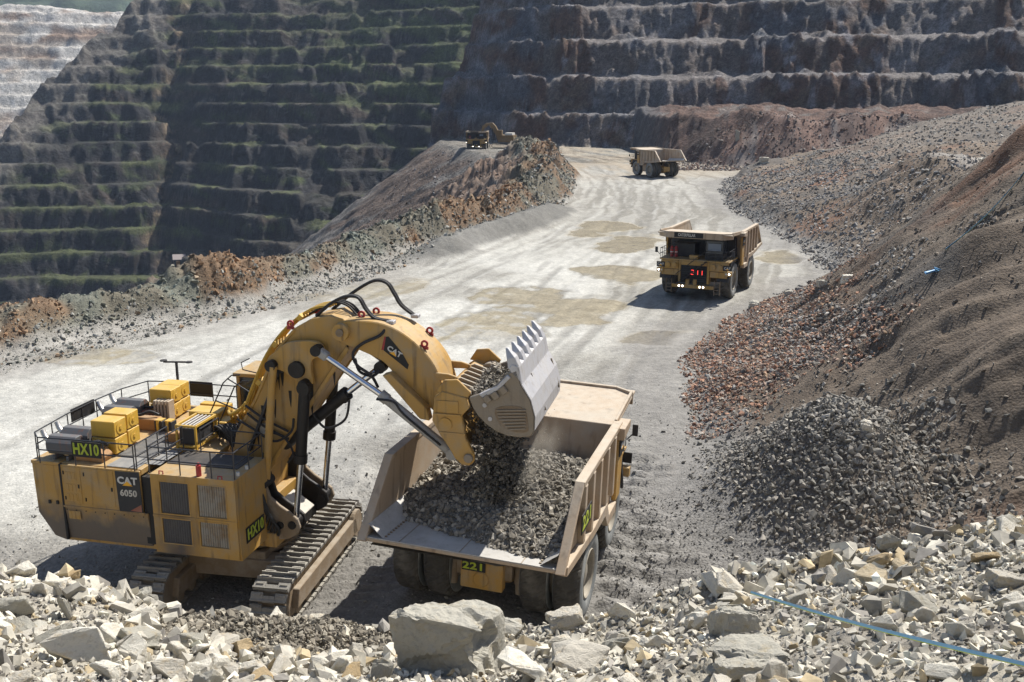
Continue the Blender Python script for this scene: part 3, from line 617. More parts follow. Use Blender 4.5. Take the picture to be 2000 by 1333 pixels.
    g = MB(); g.cyl((.0, -3.95, 6.0), (.0, -3.95, 6.42), .10); g.cyl((.0, -3.95, 6.42), (.0, -3.95, 6.52), .05); g.build('fire_extinguisher', RED, root)
    for u in (-1.5, .95): MB().tube([(u-.08, -4.10, 6.0), (u-.08, -4.10, 6.12), (u+.08, -4.10, 6.12), (u+.08, -4.10, 6.0)], .025).build('lifting_eye', RED, mod)
    for u, l in ((1.42, -3.6), (1.42, -2.9)): MB().cyl((u, l, 6.0), (u, l, 6.14), .07).build('work_lamp', WHITE, mod)
    # --- deck equipment
    g = MB(); g.span((-4.3, -2.7, 6.004), (-2.7, .7, 6.03)); 
    for k in range(26): g.span((-4.3, -2.66+k*.13, 6.03), (-2.7, -2.63+k*.13, 6.05))
    g.build('deck_grating', GRATE, root)
    g = MB(); g.span((-2.66, -3.3, 6.004), (-2.05, -1.7, 6.02)); g.span((-4.0, -3.85, 6.004), (-2.7, -2.75, 6.022)); g.build('deck_plate', GRATE, root)
    def filter_stack(u, l):
        for k in range(2):
            b_ = MB(); b_.box((u, l, 6.08+.34+k*.69), (1.05, .80, .64)); fb = b_.build('air_filter_box', YELB, root, .025)
            c_ = MB(); c_.cyl((u+.525, l, 6.42+k*.69), (u+.545, l, 6.42+k*.69), .26, n=20); c_.cyl((u+.545, l, 6.42+k*.69), (u+.58, l, 6.42+k*.69), .09, n=12); c_.build('filter_cover', YELB, fb)
    filter_stack(-4.75, -2.45); filter_stack(-4.85, -1.45); filter_stack(-4.95, 1.95); filter_stack(-5.0, 2.75)
    def muffler(u, l, up=0):
        a = MB(); r_ = .42; pr = [(r_*math.cos(R(22.5+45*i)), 6.55+r_*math.sin(R(22.5+45*i))) for i in range(8)]
        a.add([(u-.62, l+y, z) for y, z in pr]+[(u+.62, l+y, z) for y, z in pr], [tuple(range(8)), tuple(range(15, 7, -1))]+[(i, (i+1) % 8, (i+1) % 8+8, i+8) for i in range(8)])
        a.box((u-.3, l, 6.1), (.12, .8, .2)); a.box((u+.3, l, 6.1), (.12, .8, .2)); mo = a.build('muffler', RUST, root, .02)
        MB().tube(catmull([(u-.55, l, 6.6), (u-.8, l+.02, 6.65), (u-1.0, l+.1, 6.82), (u-1.12, l+.16, 7.0)], 4), .11, 12).build('exhaust_pipe', STEELP, mo, smooth=True)
        MB().tube(catmull([(u+.6, l, 6.6), (u+1.0, l, 6.62), (u+1.4, l+.1, 6.75), (u+1.75, l+.2, 6.6)], 4), .07, 8).build('duct', HOSE, mo, smooth=True)
    muffler(-6.1, -3.35); muffler(-6.2, -2.35); muffler(-6.25, .45); muffler(-6.35, 1.5)
    for u, l, mt in ((-5.0, -3.3, ORB), (-5.35, -1.9, ORB), (-5.0, .55, ORB), (-5.3, 1.55, REDD)):
        MB().prism([(u-.65, 6.0), (u+.65, 6.0), (u+.75, 6.25), (u+.5, 6.5), (u-.6, 6.5)], l-.28, l+.28).build('intake_duct', mt, root, .03)
    r_ = MB(); r_.lathe([(.30, -.2), (.34, -.2), (.34, -.14), (.22, -.14), (.22, .14), (.34, .14), (.34, .2), (.30, .2)], (-5.6, -.75, 6.75), 24); r_.build('hose_reel', RED, root, smooth=True)
    MB().bar((-5.85, -.6, 6.0), (-5.75, -.6, 7.0), .10).build('reel_post', YEL, root)
    for u in (-4.25, -3.8):
        b_ = MB().box((u, .35, 6.28), (.36, .42, .42)).build('battery_box', GREY, root, .01)
        MB().box((u, .12, 6.30), (.10, .06, .52)).build('strap', YELB, b_); MB().box((u, .35, 6.51), (.3, .36, .04)).build('lid', YELB, b_)
    # louvred cooler bank, oil cooler frame, valve boxes
    lv = MB()
    for k in range(5): lv.box((-5.0+.16*k, 1.35, 6.55), (.10, .45, 1.0))
    lv.build('cooler_bank', STEEL, root, .01)
    oc = MB()
    for u in (-2.35, -1.5):
        for l in (-1.5, .1): oc.bar((u, l, 6.0), (u, l, 7.0), .08)
    for z in (6.15, 7.0): 
        for l in (-1.5, .1): oc.bar((-2.35, l, z), (-1.5, l, z), .08)
        for u in (-2.35, -1.5): oc.bar((u, -1.5, z), (u, .1, z), .08)
    ocf = oc.build('oil_cooler', YELB, root)
    MB().span((-2.28, -1.42, 6.2), (-1.58, .02, 6.88)).build('dark_core_fill', GREY, ocf, .02)
    pr = MB()
    for k in range(4): pr.tube([(-2.2+.17*k, -1.35, 6.98), (-2.2+.17*k, 0, 6.98)], .04)
    pr.build('pipe', STEELP, ocf)
    y = MB(); y.span((-3.3, 1.0, 6.003), (-1.9, 1.9, 6.75)); y.span((-3.45, 1.95, 6.003), (-2.0, 2.5, 6.4)); y.span((-1.85, .6, 6.003), (-1.35, 1.5, 6.5)); y.build('valve_cabinet', YELB, root, .03)
    MB().prism([(-4.0, 6.003), (-2.6, 6.003), (-2.6, 6.4), (-4.0, 6.4)], 3.1, 3.55).build('deck_trunk', YELB, root, .02)
    MB().prism([(-3.3, 6.003), (-2.4, 6.003), (-2.3, 6.5), (-3.3, 6.35)], -.9, -.5).build('bracket_plate', ORB, root, .02)
    hs = MB(); rnd = random.Random(3)
    for k in range(9):
        u0 = -1.2+.12*k; hs.tube(catmull([(u0-.4, .3-.1*k, 6.1), (u0, -.5+.08*k, 6.7+.1*rnd.random()), (u0+.5, -.6, 6.5), (u0+.75, -.55, 5.9)], 5), .055, 8)
    hs.build('hydraulic_hose', HOSE, root, smooth=True)
    for k in range(5):
        MB().tube(catmull([(-1.1+.16*k, 1.2, 6.0), (-1.15+.16*k, .6+.1*k, 7.0), (-.6+.16*k, -.2+.12*k, 7.2), (-.1+.12*k, -.2+.12*k, 7.5+.2*k)], 6), .06, 8).build('steel_pipe', YELB, root, smooth=True)
    # mast with lights
    p = MB(); p.bar((-5.6, 4.05, 5.9), (-5.6, 4.05, 7.95), .09); p.bar((-6.25, 4.05, 7.95), (-4.95, 4.05, 8.02), .07)
    mast = p.build('light_mast', GREY, root)
    for u in (-6.25, -4.95): MB().lathe([(0, .07), (.15, .05), (.17, 0), (0, -.03)], (u, 4.05, 8.0), 16, 'z').build('lamp', GREY, mast)
    # rails
    def rail(name, pts, h=1.05, step=1.25, close=False):
        mb = MB(); P = [Vector(q) for q in pts]
        for lv_ in (1.0, .52): mb.tube([q+Vector((0, 0, h*lv_)) for q in P], .028, 6)
        for a, b_ in zip(P[:-1], P[1:]):
            n = max(1, round((b_-a).length/step))
            for k in range(n): q = a.lerp(b_, k/n); mb.tube([q, q+Vector((0, 0, h))], .025, 6)
        mb.tube([P[-1], P[-1]+Vector((0, 0, h))], .025, 6); return mb.build(name, RAIL, root)
    rail('handrail', [(-2.65, -4.05, 6), (-5.2, -4.05, 6), (-6.75, -4.1, 6), (-7.25, -3.6, 6), (-7.5, -1.3, 6), (-7.55, .7, 6), (-7.45, 2.4, 6), (-7.0, 3.8, 6), (-5.95, 3.95, 6)])
    rail('handrail', [(-5.6, 3.95, 6), (-5.0, 3.95, 6), (-3.8, 3.95, 6), (-2.6, 3.95, 6), (-1.6, 4.0, 6)])
    rail('handrail', [(-2.0, -1.65, 6), (-2.0, -4.08, 6), (.6, -4.08, 6), (1.5, -4.0, 6), (1.5, -1.75, 6), (.2, -1.7, 6)])
    rail('handrail', [(-1.2, -1.7, 6), (-1.2, -.2, 6)], 1.0)
    rail('handrail', [(-2.65, -3.9, 6), (-2.65, -2.4, 6), (-2.65, -1.7, 6)], 1.0, .9)
    bd = MB().box((-4.62, -4.11, 6.72), (1.25, .05, .62)).build('number_board', BLK, root)
    text('lettering', 'HX10', .62, LIME, bd, (-4.62, -4.145, 6.72), (1, 0, 0), (0, 0, 1), .03, .008, width=1.12)
    MB().box((-7.56, -.2, 6.85), (.05, 1.55, .55)).build('guard_board', BLK, root)
    MB().box((-4.4, 4.0, 6.78), (1.15, .05, .7)).build('guard_board', BLK, root)
    # --- cab behind the boom, stair rails
    c = MB(); DU = .7; c.span((-2.2, 1.9, 6.0), (.1, 3.85, 6.6)); c.span((-2.2, 1.9, 6.6), (-2.05, 2.05, 8.1)); c.span((-.05, 1.9, 6.6), (.1, 2.05, 8.1)); c.span((-2.2, 3.7, 6.6), (-2.05, 3.85, 8.1)); c.span((-.05, 3.7, 6.6), (.1, 3.85, 8.1)); c.span((-1.2, 1.92, 6.6), (-1.08, 2.0, 8.1)); c.span((-2.3, 1.8, 8.1), (.3, 3.95, 8.26)); c.span((-1.6, 1.95, 2.9), (-.6, 3.8, 6.0))
    cb = c.build('cab', YEL, root, .02, loc=(DU, .1, .05)); MB().span((-2.15, 1.96, 6.6), (.04, 3.8, 8.09)).build('cab_window', GLASS, cb)
    cr = MB(); cr.tube([(-2.6, 1.0, 6.1), (-1.6, 1.1, 8.1), (-1.2, 1.1, 8.45), (-.8, 1.1, 8.5)], .03, 6); cr.tube([(-1.9, .8, 6.1), (-1.0, .9, 8.0), (-.6, .9, 8.3), (-.3, .9, 8.3)], .03, 6); cr.tube([(-1.4, 1.1, 8.3), (.6, .8, 7.4)], .03, 6); cr.tube([(-2.0, 1.05, 7.3), (.2, .8, 6.7)], .03, 6); cr.tube([(-.2, .9, 9.3), (-.6, .9, 9.1), (-.55, .9, 8.8), (.6, .9, 8.6)], .025, 6)
    cr.build('stair_rail', RAIL, root)
    # --- boom
    bl = [(.3, 3.7), (-.1, 4.4), (-.35, 5.4), (-.09, 6.6), (.84, 8.15), (1.40, 9.35), (1.91, 10.27), (2.71, 11.14), (3.42, 11.55), (4.2, 11.72), (4.75, 11.62), (5.12, 11.3), (5.15, 10.9), (4.95, 10.5), (3.5, 8.35), (1.97, 6.14), (1.35, 5.2), (1.25, 4.3), (1.0, 3.6)]
    b = MB(); b.prism(bl, -.85, .85)
    # flanges standing proud of the side plates
    for side in (-1, 1):
        y0, y1 = (side*.85, side*.97)
        b.prism([(1.32, 5.05), (1.97, 6.10), (5.0, 10.45), (4.86, 10.56), (1.86, 6.22), (1.20, 5.2)], *sorted((y0+.002*side, y1)))
        b.prism([(-.09, 6.6), (.84, 8.15), (1.91, 10.27), (2.71, 11.14), (2.78, 11.05), (2.0, 10.2), (.95, 8.1), (.02, 6.6)], *sorted((y0+.002*side, side*.90)))
    boom = b.build('boom', YEL2, root, .03)
    for side in (-1, 1): MB().cyl((4.74, side*.86, 11.15), (4.74, side*1.18, 11.15), .34, n=24).build('pivot_boss', YEL2, boom, .02)
    MB().cyl((4.74, -1.19, 11.15), (4.74, -1.25, 11.15), .15, n=18).build('pin_cap', MUDDY, boom)
    rb = MB(); rb.bar((.55, -.97, 6.0), (2.05, -.97, 9.5), .10, .22, (0, 1, 0)); rb.box((2.0, -.97, 9.45), (.5, .3, .12)); rb.build('cable_tray', GREY, boom)
    pl_ = MB()
    for k in range(4): pl_.tube(catmull([(.1+.0*k, -.4+.25*k, 7.5), (.6, -.45+.25*k, 8.6), (1.3, -.45+.25*k, 9.95), (2.2, -.45+.25*k, 11.05), (3.3, -.45+.25*k, 11.85), (4.1, -.4+.25*k, 12.0)], 5), .055, 8)
    pl_.build('boom_pipe', YELB, boom, smooth=True)
    for u, z in ((1.0, 8.8), (1.8, 10.4), (2.9, 11.55)): MB().box((u, 0, z), (.22, 1.5, .18), Matrix.Rotation(R(-50), 3, 'Y')).build('pipe_clamp', YELB, boom)
    def eye(u, l, z, par):
        e = MB(); e.lathe([(.07, -.03), (.15, -.03), (.15, .03), (.07, .03), (.07, -.03)], (u, l, z+.10), 18); e.span((u-.15, l-.03, z-.12), (u+.15, l+.03, z-.01)); e.build('lifting_eye', RED, par)
    for u, l, z in ((2.45, -.6, 11.15), (3.1, .6, 11.55)): eye(u, l, z, boom)
    gr_ = random.Random(8)
    for (u, z, ln) in ((2.95, 9.25, .9), (3.3, 8.8, 1.2), (1.95, 9.4, .8), (2.1, 9.35, .6), (4.9, 10.75, .5), (4.3, 9.5, .6), (1.2, 7.9, .7), (.9, 6.9, .9), (1.7, 8.2, .8), (2.4, 8.6, .7), (1.1, 5.9, .8)):
        w_ = gr_.uniform(.04, .10); MB().prism([(u-w_, z), (u+w_, z), (u+w_*.7, z-ln*.5), (u+w_*.15, z-ln), (u-w_*.2, z-ln*.9), (u-w_*.8, z-ln*.4)], -.862, -.8525).build('grease_streak', CYLB, boom)
    hsl = MB()
    for du, dz in ((0, 0), (.05, .25)):
        hsl.tube(catmull([(.5+du, -1.0, 7.9-dz*1.3), (1.3, -1.02, 7.4-dz*1.3), (2.3, -1.0, 6.95-dz*1.3)], 5), .05, 8)
    hsl.tube(catmull([(.1, -1.0, 7.3), (.9, -1.05, 6.9), (1.7, -1.05, 6.5), (2.5, -1.2, 7.0), (2.7, -1.3, 7.6)], 6), .05, 8)
    hsl.tube(catmull([(1.3, -1.0, 6.9), (2.1, -1.05, 6.7), (2.5, -1.1, 6.1), (2.3, -1.2, 5.7)], 6), .045, 8)
    hsl.build('side_hose', HOSE, boom, smooth=True)
    MB().span((1.0, -.875, 6.7), (1.35, -.856, 7.15)).build('warning_label', CREAM, boom)
    # --- stick
    st = smooth_poly([(4.40, 10.98), (4.42, 11.33), (4.75, 11.55), (5.54, 11.60), (6.40, 11.52), (7.2, 11.18), (7.95, 10.58), (8.4, 10.0), (8.66, 9.36), (8.78, 8.85), (8.86, 8.35), (8.55, 8.1), (8.15, 8.35), (7.06, 9.25), (6.48, 9.92), (6.08, 10.17), (5.5, 10.40), (5.0, 10.57), (4.58, 10.71)], 4)
    s_ = MB(); s_.prism(st, -.92, .92); s_.bar((6.55, -.2, 9.55), (8.45, -.2, 7.95), 2.5, .16, (0, 1, 0)) if False else None
    stick = s_.build('stick', YEL2, root, .04)
    MB().prism([(6.45, 9.62), (6.75, 9.72), (8.2, 8.42), (8.3, 7.95), (7.9, 8.0)], -1.35, -.93).build('stick_rib', YEL2, stick, .03)
    MB().prism([(6.45, 9.62), (6.75, 9.72), (8.2, 8.42), (8.3, 7.95), (7.9, 8.0)], .93, 1.35).build('stick_rib', YEL2, stick, .03)
    lg = MB(); lg.prism([(6.36, 10.52), (6.46, 11.02), (6.60, 11.05), (7.12, 10.45), (7.38, 9.98), (7.33, 9.80)], -.942, -.924); lgo = lg.build('logo_panel', BLK, stick)
    cat_logo(lgo, (6.83, -.955, 10.47), (.82, 0, -.46), (.46, 0, .82), .62)
    MB().prism([(6.30, 10.50), (6.44, 11.04), (6.50, 11.03), (6.40, 10.52)], -.948, -.943).build('stripe', RED, lgo)
    eye(7.95, -.7, 10.68, stick); eye(7.7, .75, 10.85, stick); eye(5.3, -.3, 11.6, stick); eye(5.6, .5, 11.58, stick)
    # --- rocker, rod
    tri = smooth_poly([(1.70, 9.62), (1.72, 9.98), (2.05, 10.27), (2.5, 10.62), (3.2, 10.76), (3.8, 10.74), (4.06, 10.5), (3.95, 10.2), (3.58, 10.02), (3.50, 9.6), (3.56, 9.1), (3.30, 8.82), (3.05, 9.0), (2.7, 9.25), (2.4, 9.45), (2.1, 9.55), (1.9, 9.48)], 3)
    for side in (-1, 1):
        t = MB(); t.prism(tri, *sorted((side*1.02, side*1.25))); rk = t.build('rocker', YEL2, root, .03)
        for pu, pz, pa, pb, pr_ in ((2.95, 9.62, .86, 1.42, .33), (3.28, 9.08, 1.2, 1.6, .2), (1.93, 9.74, 1.0, 1.55, .22), (3.85, 10.47, 1.0, 1.5, .2)): MB().cyl((pu, side*pa, pz), (pu, side*pb, pz), pr_, n=22).build('pin', CYLB, rk, .01)
        w = MB(); w.cyl((2.02, side*1.42, 9.72), (1.42, side*1.42, 4.9), .155, n=18); w.build('rocker_rod', YEL2, root, smooth=True)
    # --- cylinders
    def ram(name, a, m_, b_, l, rb_, rr_, mat, lo=None):
        a = Vector((a[0], l, a[1])); m_ = Vector((m_[0], l, m_[1])); b_ = Vector((b_[0], l, b_[1])); d_ = (m_-a).normalized()
        c_ = MB(); c_.cyl(a, m_, rb_, n=20); c_.cyl(m_-d_*.35, m_, rb_*1.2, n=20); c_.cyl(a-Vector((0, .22, 0)), a+Vector((0, .22, 0)), rb_*1.15, n=18)
        o = c_.build(name, mat, root, smooth=True); MB().cyl(m_, b_, rr_, n=18).build('piston_rod', CHROME, o, smooth=True); MB().cyl(b_-Vector((0, .2, 0)), b_+Vector((0, .2, 0)), rr_*1.8, n=18).build('rod_eye', CYLB, o, smooth=True); return o
    for side in (-1, 1):
        ram('boom_cylinder', (3.30, 8.95), (2.95, 5.85), (2.62, 3.35), side*1.42, .225, .125, CYLB)
        ram('stick_cylinder', (2.05, 6.37), (4.73, 8.61), (6.15, 9.75), side*.62, .235, .13, CYLB) if side == -1 else None
        bc = ram('bucket_cylinder', (9.2, 6.75), (6.37, 8.89), (3.87, 10.47), side*1.38, .19, .12, CYLG)
        MB().tube(catmull([(6.3, side*1.62, 8.75), (7.0, side*1.65, 8.7), (7.4, side*1.62, 8.2), (8.8, side*1.6, 7.1)], 5), .045, 8).build('side_hose', HOSE, bc)
        e = MB(); e.bar((3.75, side*1.38, 10.56), (4.3, side*1.38, 10.2), .34, .34, (0, 1, 0)); e.build('rod_head', CYLG, bc, .06)
    # --- boom foot brackets
    for side in (-1, 1):
        for off in (1.05, 1.62):
            k = MB(); k.prism([(.1, 2.5), (.1, 4.6), (.9, 5.0), (1.21, 5.2), (1.49, 5.25), (1.58, 4.85), (1.72, 4.4), (2.1, 4.08), (2.48, 3.85), (2.85, 3.55), (2.95, 3.2), (2.79, 2.9), (2.41, 2.67), (1.14, 2.5)], *sorted((side*off, side*(off+.16)))); k.build('boom_bracket', CYLB if off < 1.3 else MUDDY, root, .03)
        for pu, pz, pa, pr_ in ((2.62, 3.3, 1.0, .17), (2.1, 3.25, 1.78, .16), (1.42, 4.9, 1.0, .2)): MB().cyl((pu, side*pa, pz), (pu, side*1.85, pz), pr_).build('bracket_pin', CYLB, root, .01)
    MB().box((2.2, -.35, 3.6), (1.1, 1.2, .10), Matrix.Rotation(R(35), 3, 'Y')).build('foot_plate', CREAM, root, .02)
    MB().span((.8, -1.0, 2.6), (2.4, 1.0, 3.1)).build('nose_plate', CYLB, root, .03)
    hz = MB()
    for k in range(6): hz.tube(catmull([(1.0, -1.95-.04*k, 5.3-.1*k), (1.55, -2.05, 4.6-.12*k), (1.6+.1*k, -2.0, 3.9-.13*k), (1.3+.15*k, -1.9, 3.2-.07*k)], 6), .055, 8)
    hz.build('bracket_hose', HOSE, root, smooth=True)
    # --- hoses over the boom top
    h2 = MB()
    for l, off in ((-.5, (0, 0)), (-.36, (.0, 0)), (.75, (.7, .42)), (.9, (.7, .42))):
        a, e_ = off; h2.tube(catmull([(3.5+a*.2, l, 11.6), (4.1+a*.6, l, 12.1+e_*.5), (4.7+a, l, 12.40+e_), (5.25+a*1.0, l, 12.40+e_*.9), (5.55+a, l, 11.95+e_), (5.9+a*.9, l, 11.62+e_*.7), (6.5+a*.8, l, 11.52)], 7), .062, 8)
    for k in range(3): h2.tube(catmull([(3.0, -.1+.2*k, 11.55), (4.0, -.1+.2*k, 12.05), (4.6, -.1+.2*k, 12.0), (5.0, -.1+.2*k, 11.65)], 6), .045, 8)
    h2.tube(catmull([(6.5, -.75, 11.45), (6.3, -1.0, 11.1), (5.6, -1.05, 10.75), (5.2, -1.05, 10.35), (5.35, -1.1, 9.9), (5.9, -1.05, 9.5), (6.1, -.9, 9.0)], 6), .06, 8)
    h2.tube(catmull([(5.2, -.9, 10.1), (5.4, -.95, 9.6), (5.9, -.9, 9.45), (6.15, -.8, 9.65)], 6), .06, 8)
    h2.tube(catmull([(3.4, -.95, 7.7), (3.9, -.95, 7.2), (4.7, -.95, 7.6), (4.9, -.9, 8.4)], 6), .05, 8)
    h2.build('top_hose', HOSE, root, smooth=True)
    for l, off in ((-.45, 0), (.82, .56)): MB().box((6.55+off, l, 11.50), (.3, .34, .14)).build('hose_clamp', BRIGHT, root, .02)
    # --- bucket: back wall
    side_p = [(8.84, 9.27), (9.16, 9.49), (10.05, 9.30), (10.16, 8.93), (9.85, 8.59), (9.93, 8.2), (10.0, 7.73), (10.3, 7.15), (10.30, 6.85), (10.12, 6.70), (9.85, 6.72), (9.59, 6.95), (9.36, 7.35), (9.05, 7.81), (8.74, 8.35)]
    k = MB()
    for side in (-1, 1): k.prism(side_p, *sorted((side*2.2, side*2.42)))
    k.prism([(8.86, 9.22), (8.78, 8.4), (9.10, 7.85), (9.40, 7.40), (9.63, 7.0), (9.85, 7.05), (9.6, 7.5), (9.32, 8.0), (9.1, 8.5), (9.15, 9.1)], -2.2, 2.2)
    k.prism([(8.84, 9.20), (9.16, 9.46), (10.0, 9.20), (9.75, 8.95), (9.15, 9.0)], -2.2, 2.2)
    bk = k.build('bucket_back', YEL2, root, .03)
    rbs = MB()
    for j in range(7): rbs.prism([(9.2, 9.47), (9.36, 9.54), (10.15, 9.28), (10.0, 9.18)], -1.7+j*.5, -1.7+j*.5+.10)
    rbs.build('wear_rib', BUCK, bk, .01)
    for l in (-2.3, -.9, .9, 2.3): MB().prism([(8.35, 9.75), (8.55, 9.45), (9.3, 9.47), (9.3, 9.62), (8.95, 9.72)] if abs(l) < 2 else [(8.9, 9.45), (9.2, 9.9), (9.7, 9.95), (10.2, 9.5), (10.1, 9.3)], l-.06, l+.06).build('bucket_fin', YEL2, bk, .02)
    MB().cyl((10.12, -2.55, 7.02), (10.12, -2.42, 7.02), .17, n=20).build('hinge_boss', BUCK, bk, .02)
    dd = MB(); dd.span((8.95, -2.46, 8.72), (9.75, -2.43, 9.15)); dd.cyl((9.25, -2.47, 8.25), (9.25, -2.42, 8.25), .25, n=20); dd.span((8.85, -2.50, 8.6), (9.85, -2.42, 8.66)); dd.span((9.0, -2.46, 7.9), (10.0, -2.42, 7.95)); dd.build('side_plate', YEL2, bk)
    for side in (1,): MB().cyl((9.85, side*1.8, 9.05), (9.85, side*2.5, 9.05), .42, n=24).build('hinge_knuckle', BUCK, bk, .03)
    # --- bucket: front clam
    cl = [(10.16, 9.34), (10.8, 9.60), (11.25, 9.98), (11.61, 10.35), (11.93, 10.50), (12.08, 9.95), (12.42, 9.41), (12.58, 8.80), (12.56, 8.22), (12.43, 8.02), (11.95, 7.96), (11.52, 8.0), (11.15, 8.13), (10.79, 8.37), (10.5, 8.65), (10.30, 8.95)]
    c2 = MB()
    for side in (-1, 1): c2.prism(cl, *sorted((side*2.28, side*2.46)))
    inner = [(11.93, 10.50), (12.08, 9.95), (12.42, 9.41), (12.58, 8.80), (12.56, 8.22), (12.43, 8.02), (11.95, 7.96), (11.52, 8.0), (11.15, 8.13), (11.2, 8.28), (11.55, 8.16), (12.3, 8.2), (12.40, 8.8), (12.25, 9.33), (11.9, 9.9), (11.8, 10.4)]
    c2.prism(inner, -2.28, 2.28)
    clam = c2.build('bucket_clam', BUCK, root, .04)
    fc = MB()   # bright worn outer face
    fc.prism([(11.97, 10.56), (12.13, 9.96), (12.46, 9.42), (12.62, 8.80), (12.60, 8.3), (12.585, 8.3), (12.595, 8.80), (12.435, 9.40), (12.095, 9.94), (11.92, 10.52)], -2.48, 2.48); fc.build('clam_face', BRIGHT, clam)
    fl = MB(); fl.bar((12.12, -1.0, 9.98), (12.64, -.7, 8.5), .05, .06); fl.bar((12.30, 2.1, 9.75), (12.66, 2.0, 8.6), .05, .06); fl.build('weld_bead', BUCK, clam)
    lipm = MB(); lipm.prism([(11.78, 10.3), (11.62, 10.52), (11.75, 10.68), (12.0, 10.60), (12.12, 10.0)], -2.46, 2.46); lipm.build('lip', BRIGHT, clam, .02)
    for j in range(6):
        l = -2.2+j*.88; tw = .24
        vs_ = [(11.60, l-tw, 10.50), (11.60, l+tw, 10.50), (12.02, l+tw, 10.55), (12.02, l-tw, 10.55), (11.55, l-tw*.9, 10.85), (11.55, l+tw*.9, 10.85), (11.85, l+tw*.85, 10.92), (11.85, l-tw*.85, 10.92), (11.46, l-.04, 11.22), (11.46, l+.04, 11.22), (11.56, l+.04, 11.22), (11.56, l-.04, 11.22)]
        t = MB(); t.add(vs_, [(0, 1, 2, 3), (4, 5, 1, 0), (5, 6, 2, 1), (6, 7, 3, 2), (7, 4, 0, 3), (8, 9, 5, 4), (9, 10, 6, 5), (10, 11, 7, 6), (11, 8, 4, 7), (8, 11, 10, 9)]); t.build('tooth', BRIGHT, clam, .02)
    for side in (-1, 1):
        y0 = side*2.46; y1 = side*2.53
        q = MB(); q.prism(smooth_poly([(11.15, 9.0), (11.75, 9.15), (12.2, 9.05), (12.35, 8.5), (12.3, 8.2), (11.7, 8.2), (11.25, 8.5)], 3), *sorted((y0, side*2.48))); q.build('recess_plate', MUDDY, clam)
        for j in range(7): 
            z = 8.30+.115*j; u0 = 11.38-.03*j if j > 2 else 11.62-.1*j
            MB().bar((u0, side*2.50, z-.05), (12.27, side*2.50, z+.04), .06, .05).build('side_rib', BUCK, clam)
        for u, z in ((10.85, 9.35), (11.15, 9.5), (11.45, 9.72)): MB().box((u, side*2.52, z), (.26, .12, .3), Matrix.Rotation(R(-40), 3, 'Y')).build('wear_block', BUCK, clam, .03)
        MB().prism([(10.55, 9.50), (11.2, 9.85), (11.6, 10.3), (11.72, 10.2), (11.3, 9.75), (10.7, 9.38)], *sorted((side*2.25, side*2.54))).build('edge_guard', BRIGHT, clam, .02)
        for bu, bz in ((10.75, 9.1), (10.95, 8.6)): MB().cyl((bu, y0, bz), (bu, side*2.5, bz), .08).build('bolt_boss', BRIGHT, clam)
    return root
shovel = make_shovel()
# ------------------------------------------------------------------ haul truck (x forward, origin on the ground under the rear axle)
TR = 1.80
def tyre_mesh(y0, y1, side):
    w = y1-y0; prof = [(.98, y0+.10), (1.15, y0+.02), (1.45, y0), (1.66, y0+.05), (1.76, y0+.13), (TR, y0+.24), (TR, y0+w*.36), (TR, y0+w*.5), (TR, y0+w*.64), (TR, y1-.24), (1.76, y1-.13), (1.66, y1-.05), (1.45, y1), (1.15, y1-.02), (.98, y1-.10)]
    n = 120
    def mod(i, n_, j, a):
        if 4 <= j <= 10:
            t = (i/3.0+abs(a-(y0+y1)/2)*2.6) % 1.667
            cut = (i+int(abs(j-7)*.9)) % 4 == 0
            return -.055 if (cut and j != 7) else 0
        return 0
    return MB().lathe(prof, n=n, mod=mod)
def make_wheel(root, x, y, side, dual=False, steer=0):
    e = empty('wheel', (x, y, TR)); e.parent = root; e.rotation_euler[2] = steer
    w = 1.12
    spans = [(-w/2, w/2)] if not dual else [(-w-.10, -.10), (.10, w+.10)]
    for a, b in spans:
        o = tyre_mesh(a, b, side).build('tyre', RUB, e, smooth=False)
        # pale scuffed sidewall on both flanks
        s_ = MB()
        for yy, sg in ((a, -1), (b, 1)): s_.lathe([(1.0, yy-.095*sg+.012*sg), (1.15, yy-.02*sg+.012*sg), (1.45, yy+.012*sg), (1.60, yy-.03*sg+.012*sg), (1.62, yy-.06*sg)], n=48)
        s_.build('sidewall', RUBS, o, smooth=True)
    r_ = MB(); a, b = spans[0][0], spans[-1][1]; o_ = b if side > 0 else a; sg = side
    r_.lathe([(1.02, o_-.10*sg), (.96, o_-.02*sg), (.90, o_-.08*sg), (.88, o_-.42*sg), (.60, o_-.46*sg), (.58, o_-.22*sg), (.30, o_-.16*sg), (0, o_-.16*sg)], n=40)
    i_ = a if side > 0 else b
    r_.lathe([(1.02, i_+.10*sg), (.90, i_+.08*sg), (.88, i_+.3*sg), (0, i_+.32*sg)], n=32)
    if dual: r_.lathe([(1.0, -.2), (1.0, .2)], n=32)
    for k in range(16):
        t = 2*math.pi*k/16; r_.cyl((.74*math.cos(t), o_-.46*sg, .74*math.sin(t)), (.74*math.cos(t), o_-.40*sg, .74*math.sin(t)), .035, n=6)
    r_.build('rim', RIM, e, smooth=True)
BW = 3.70
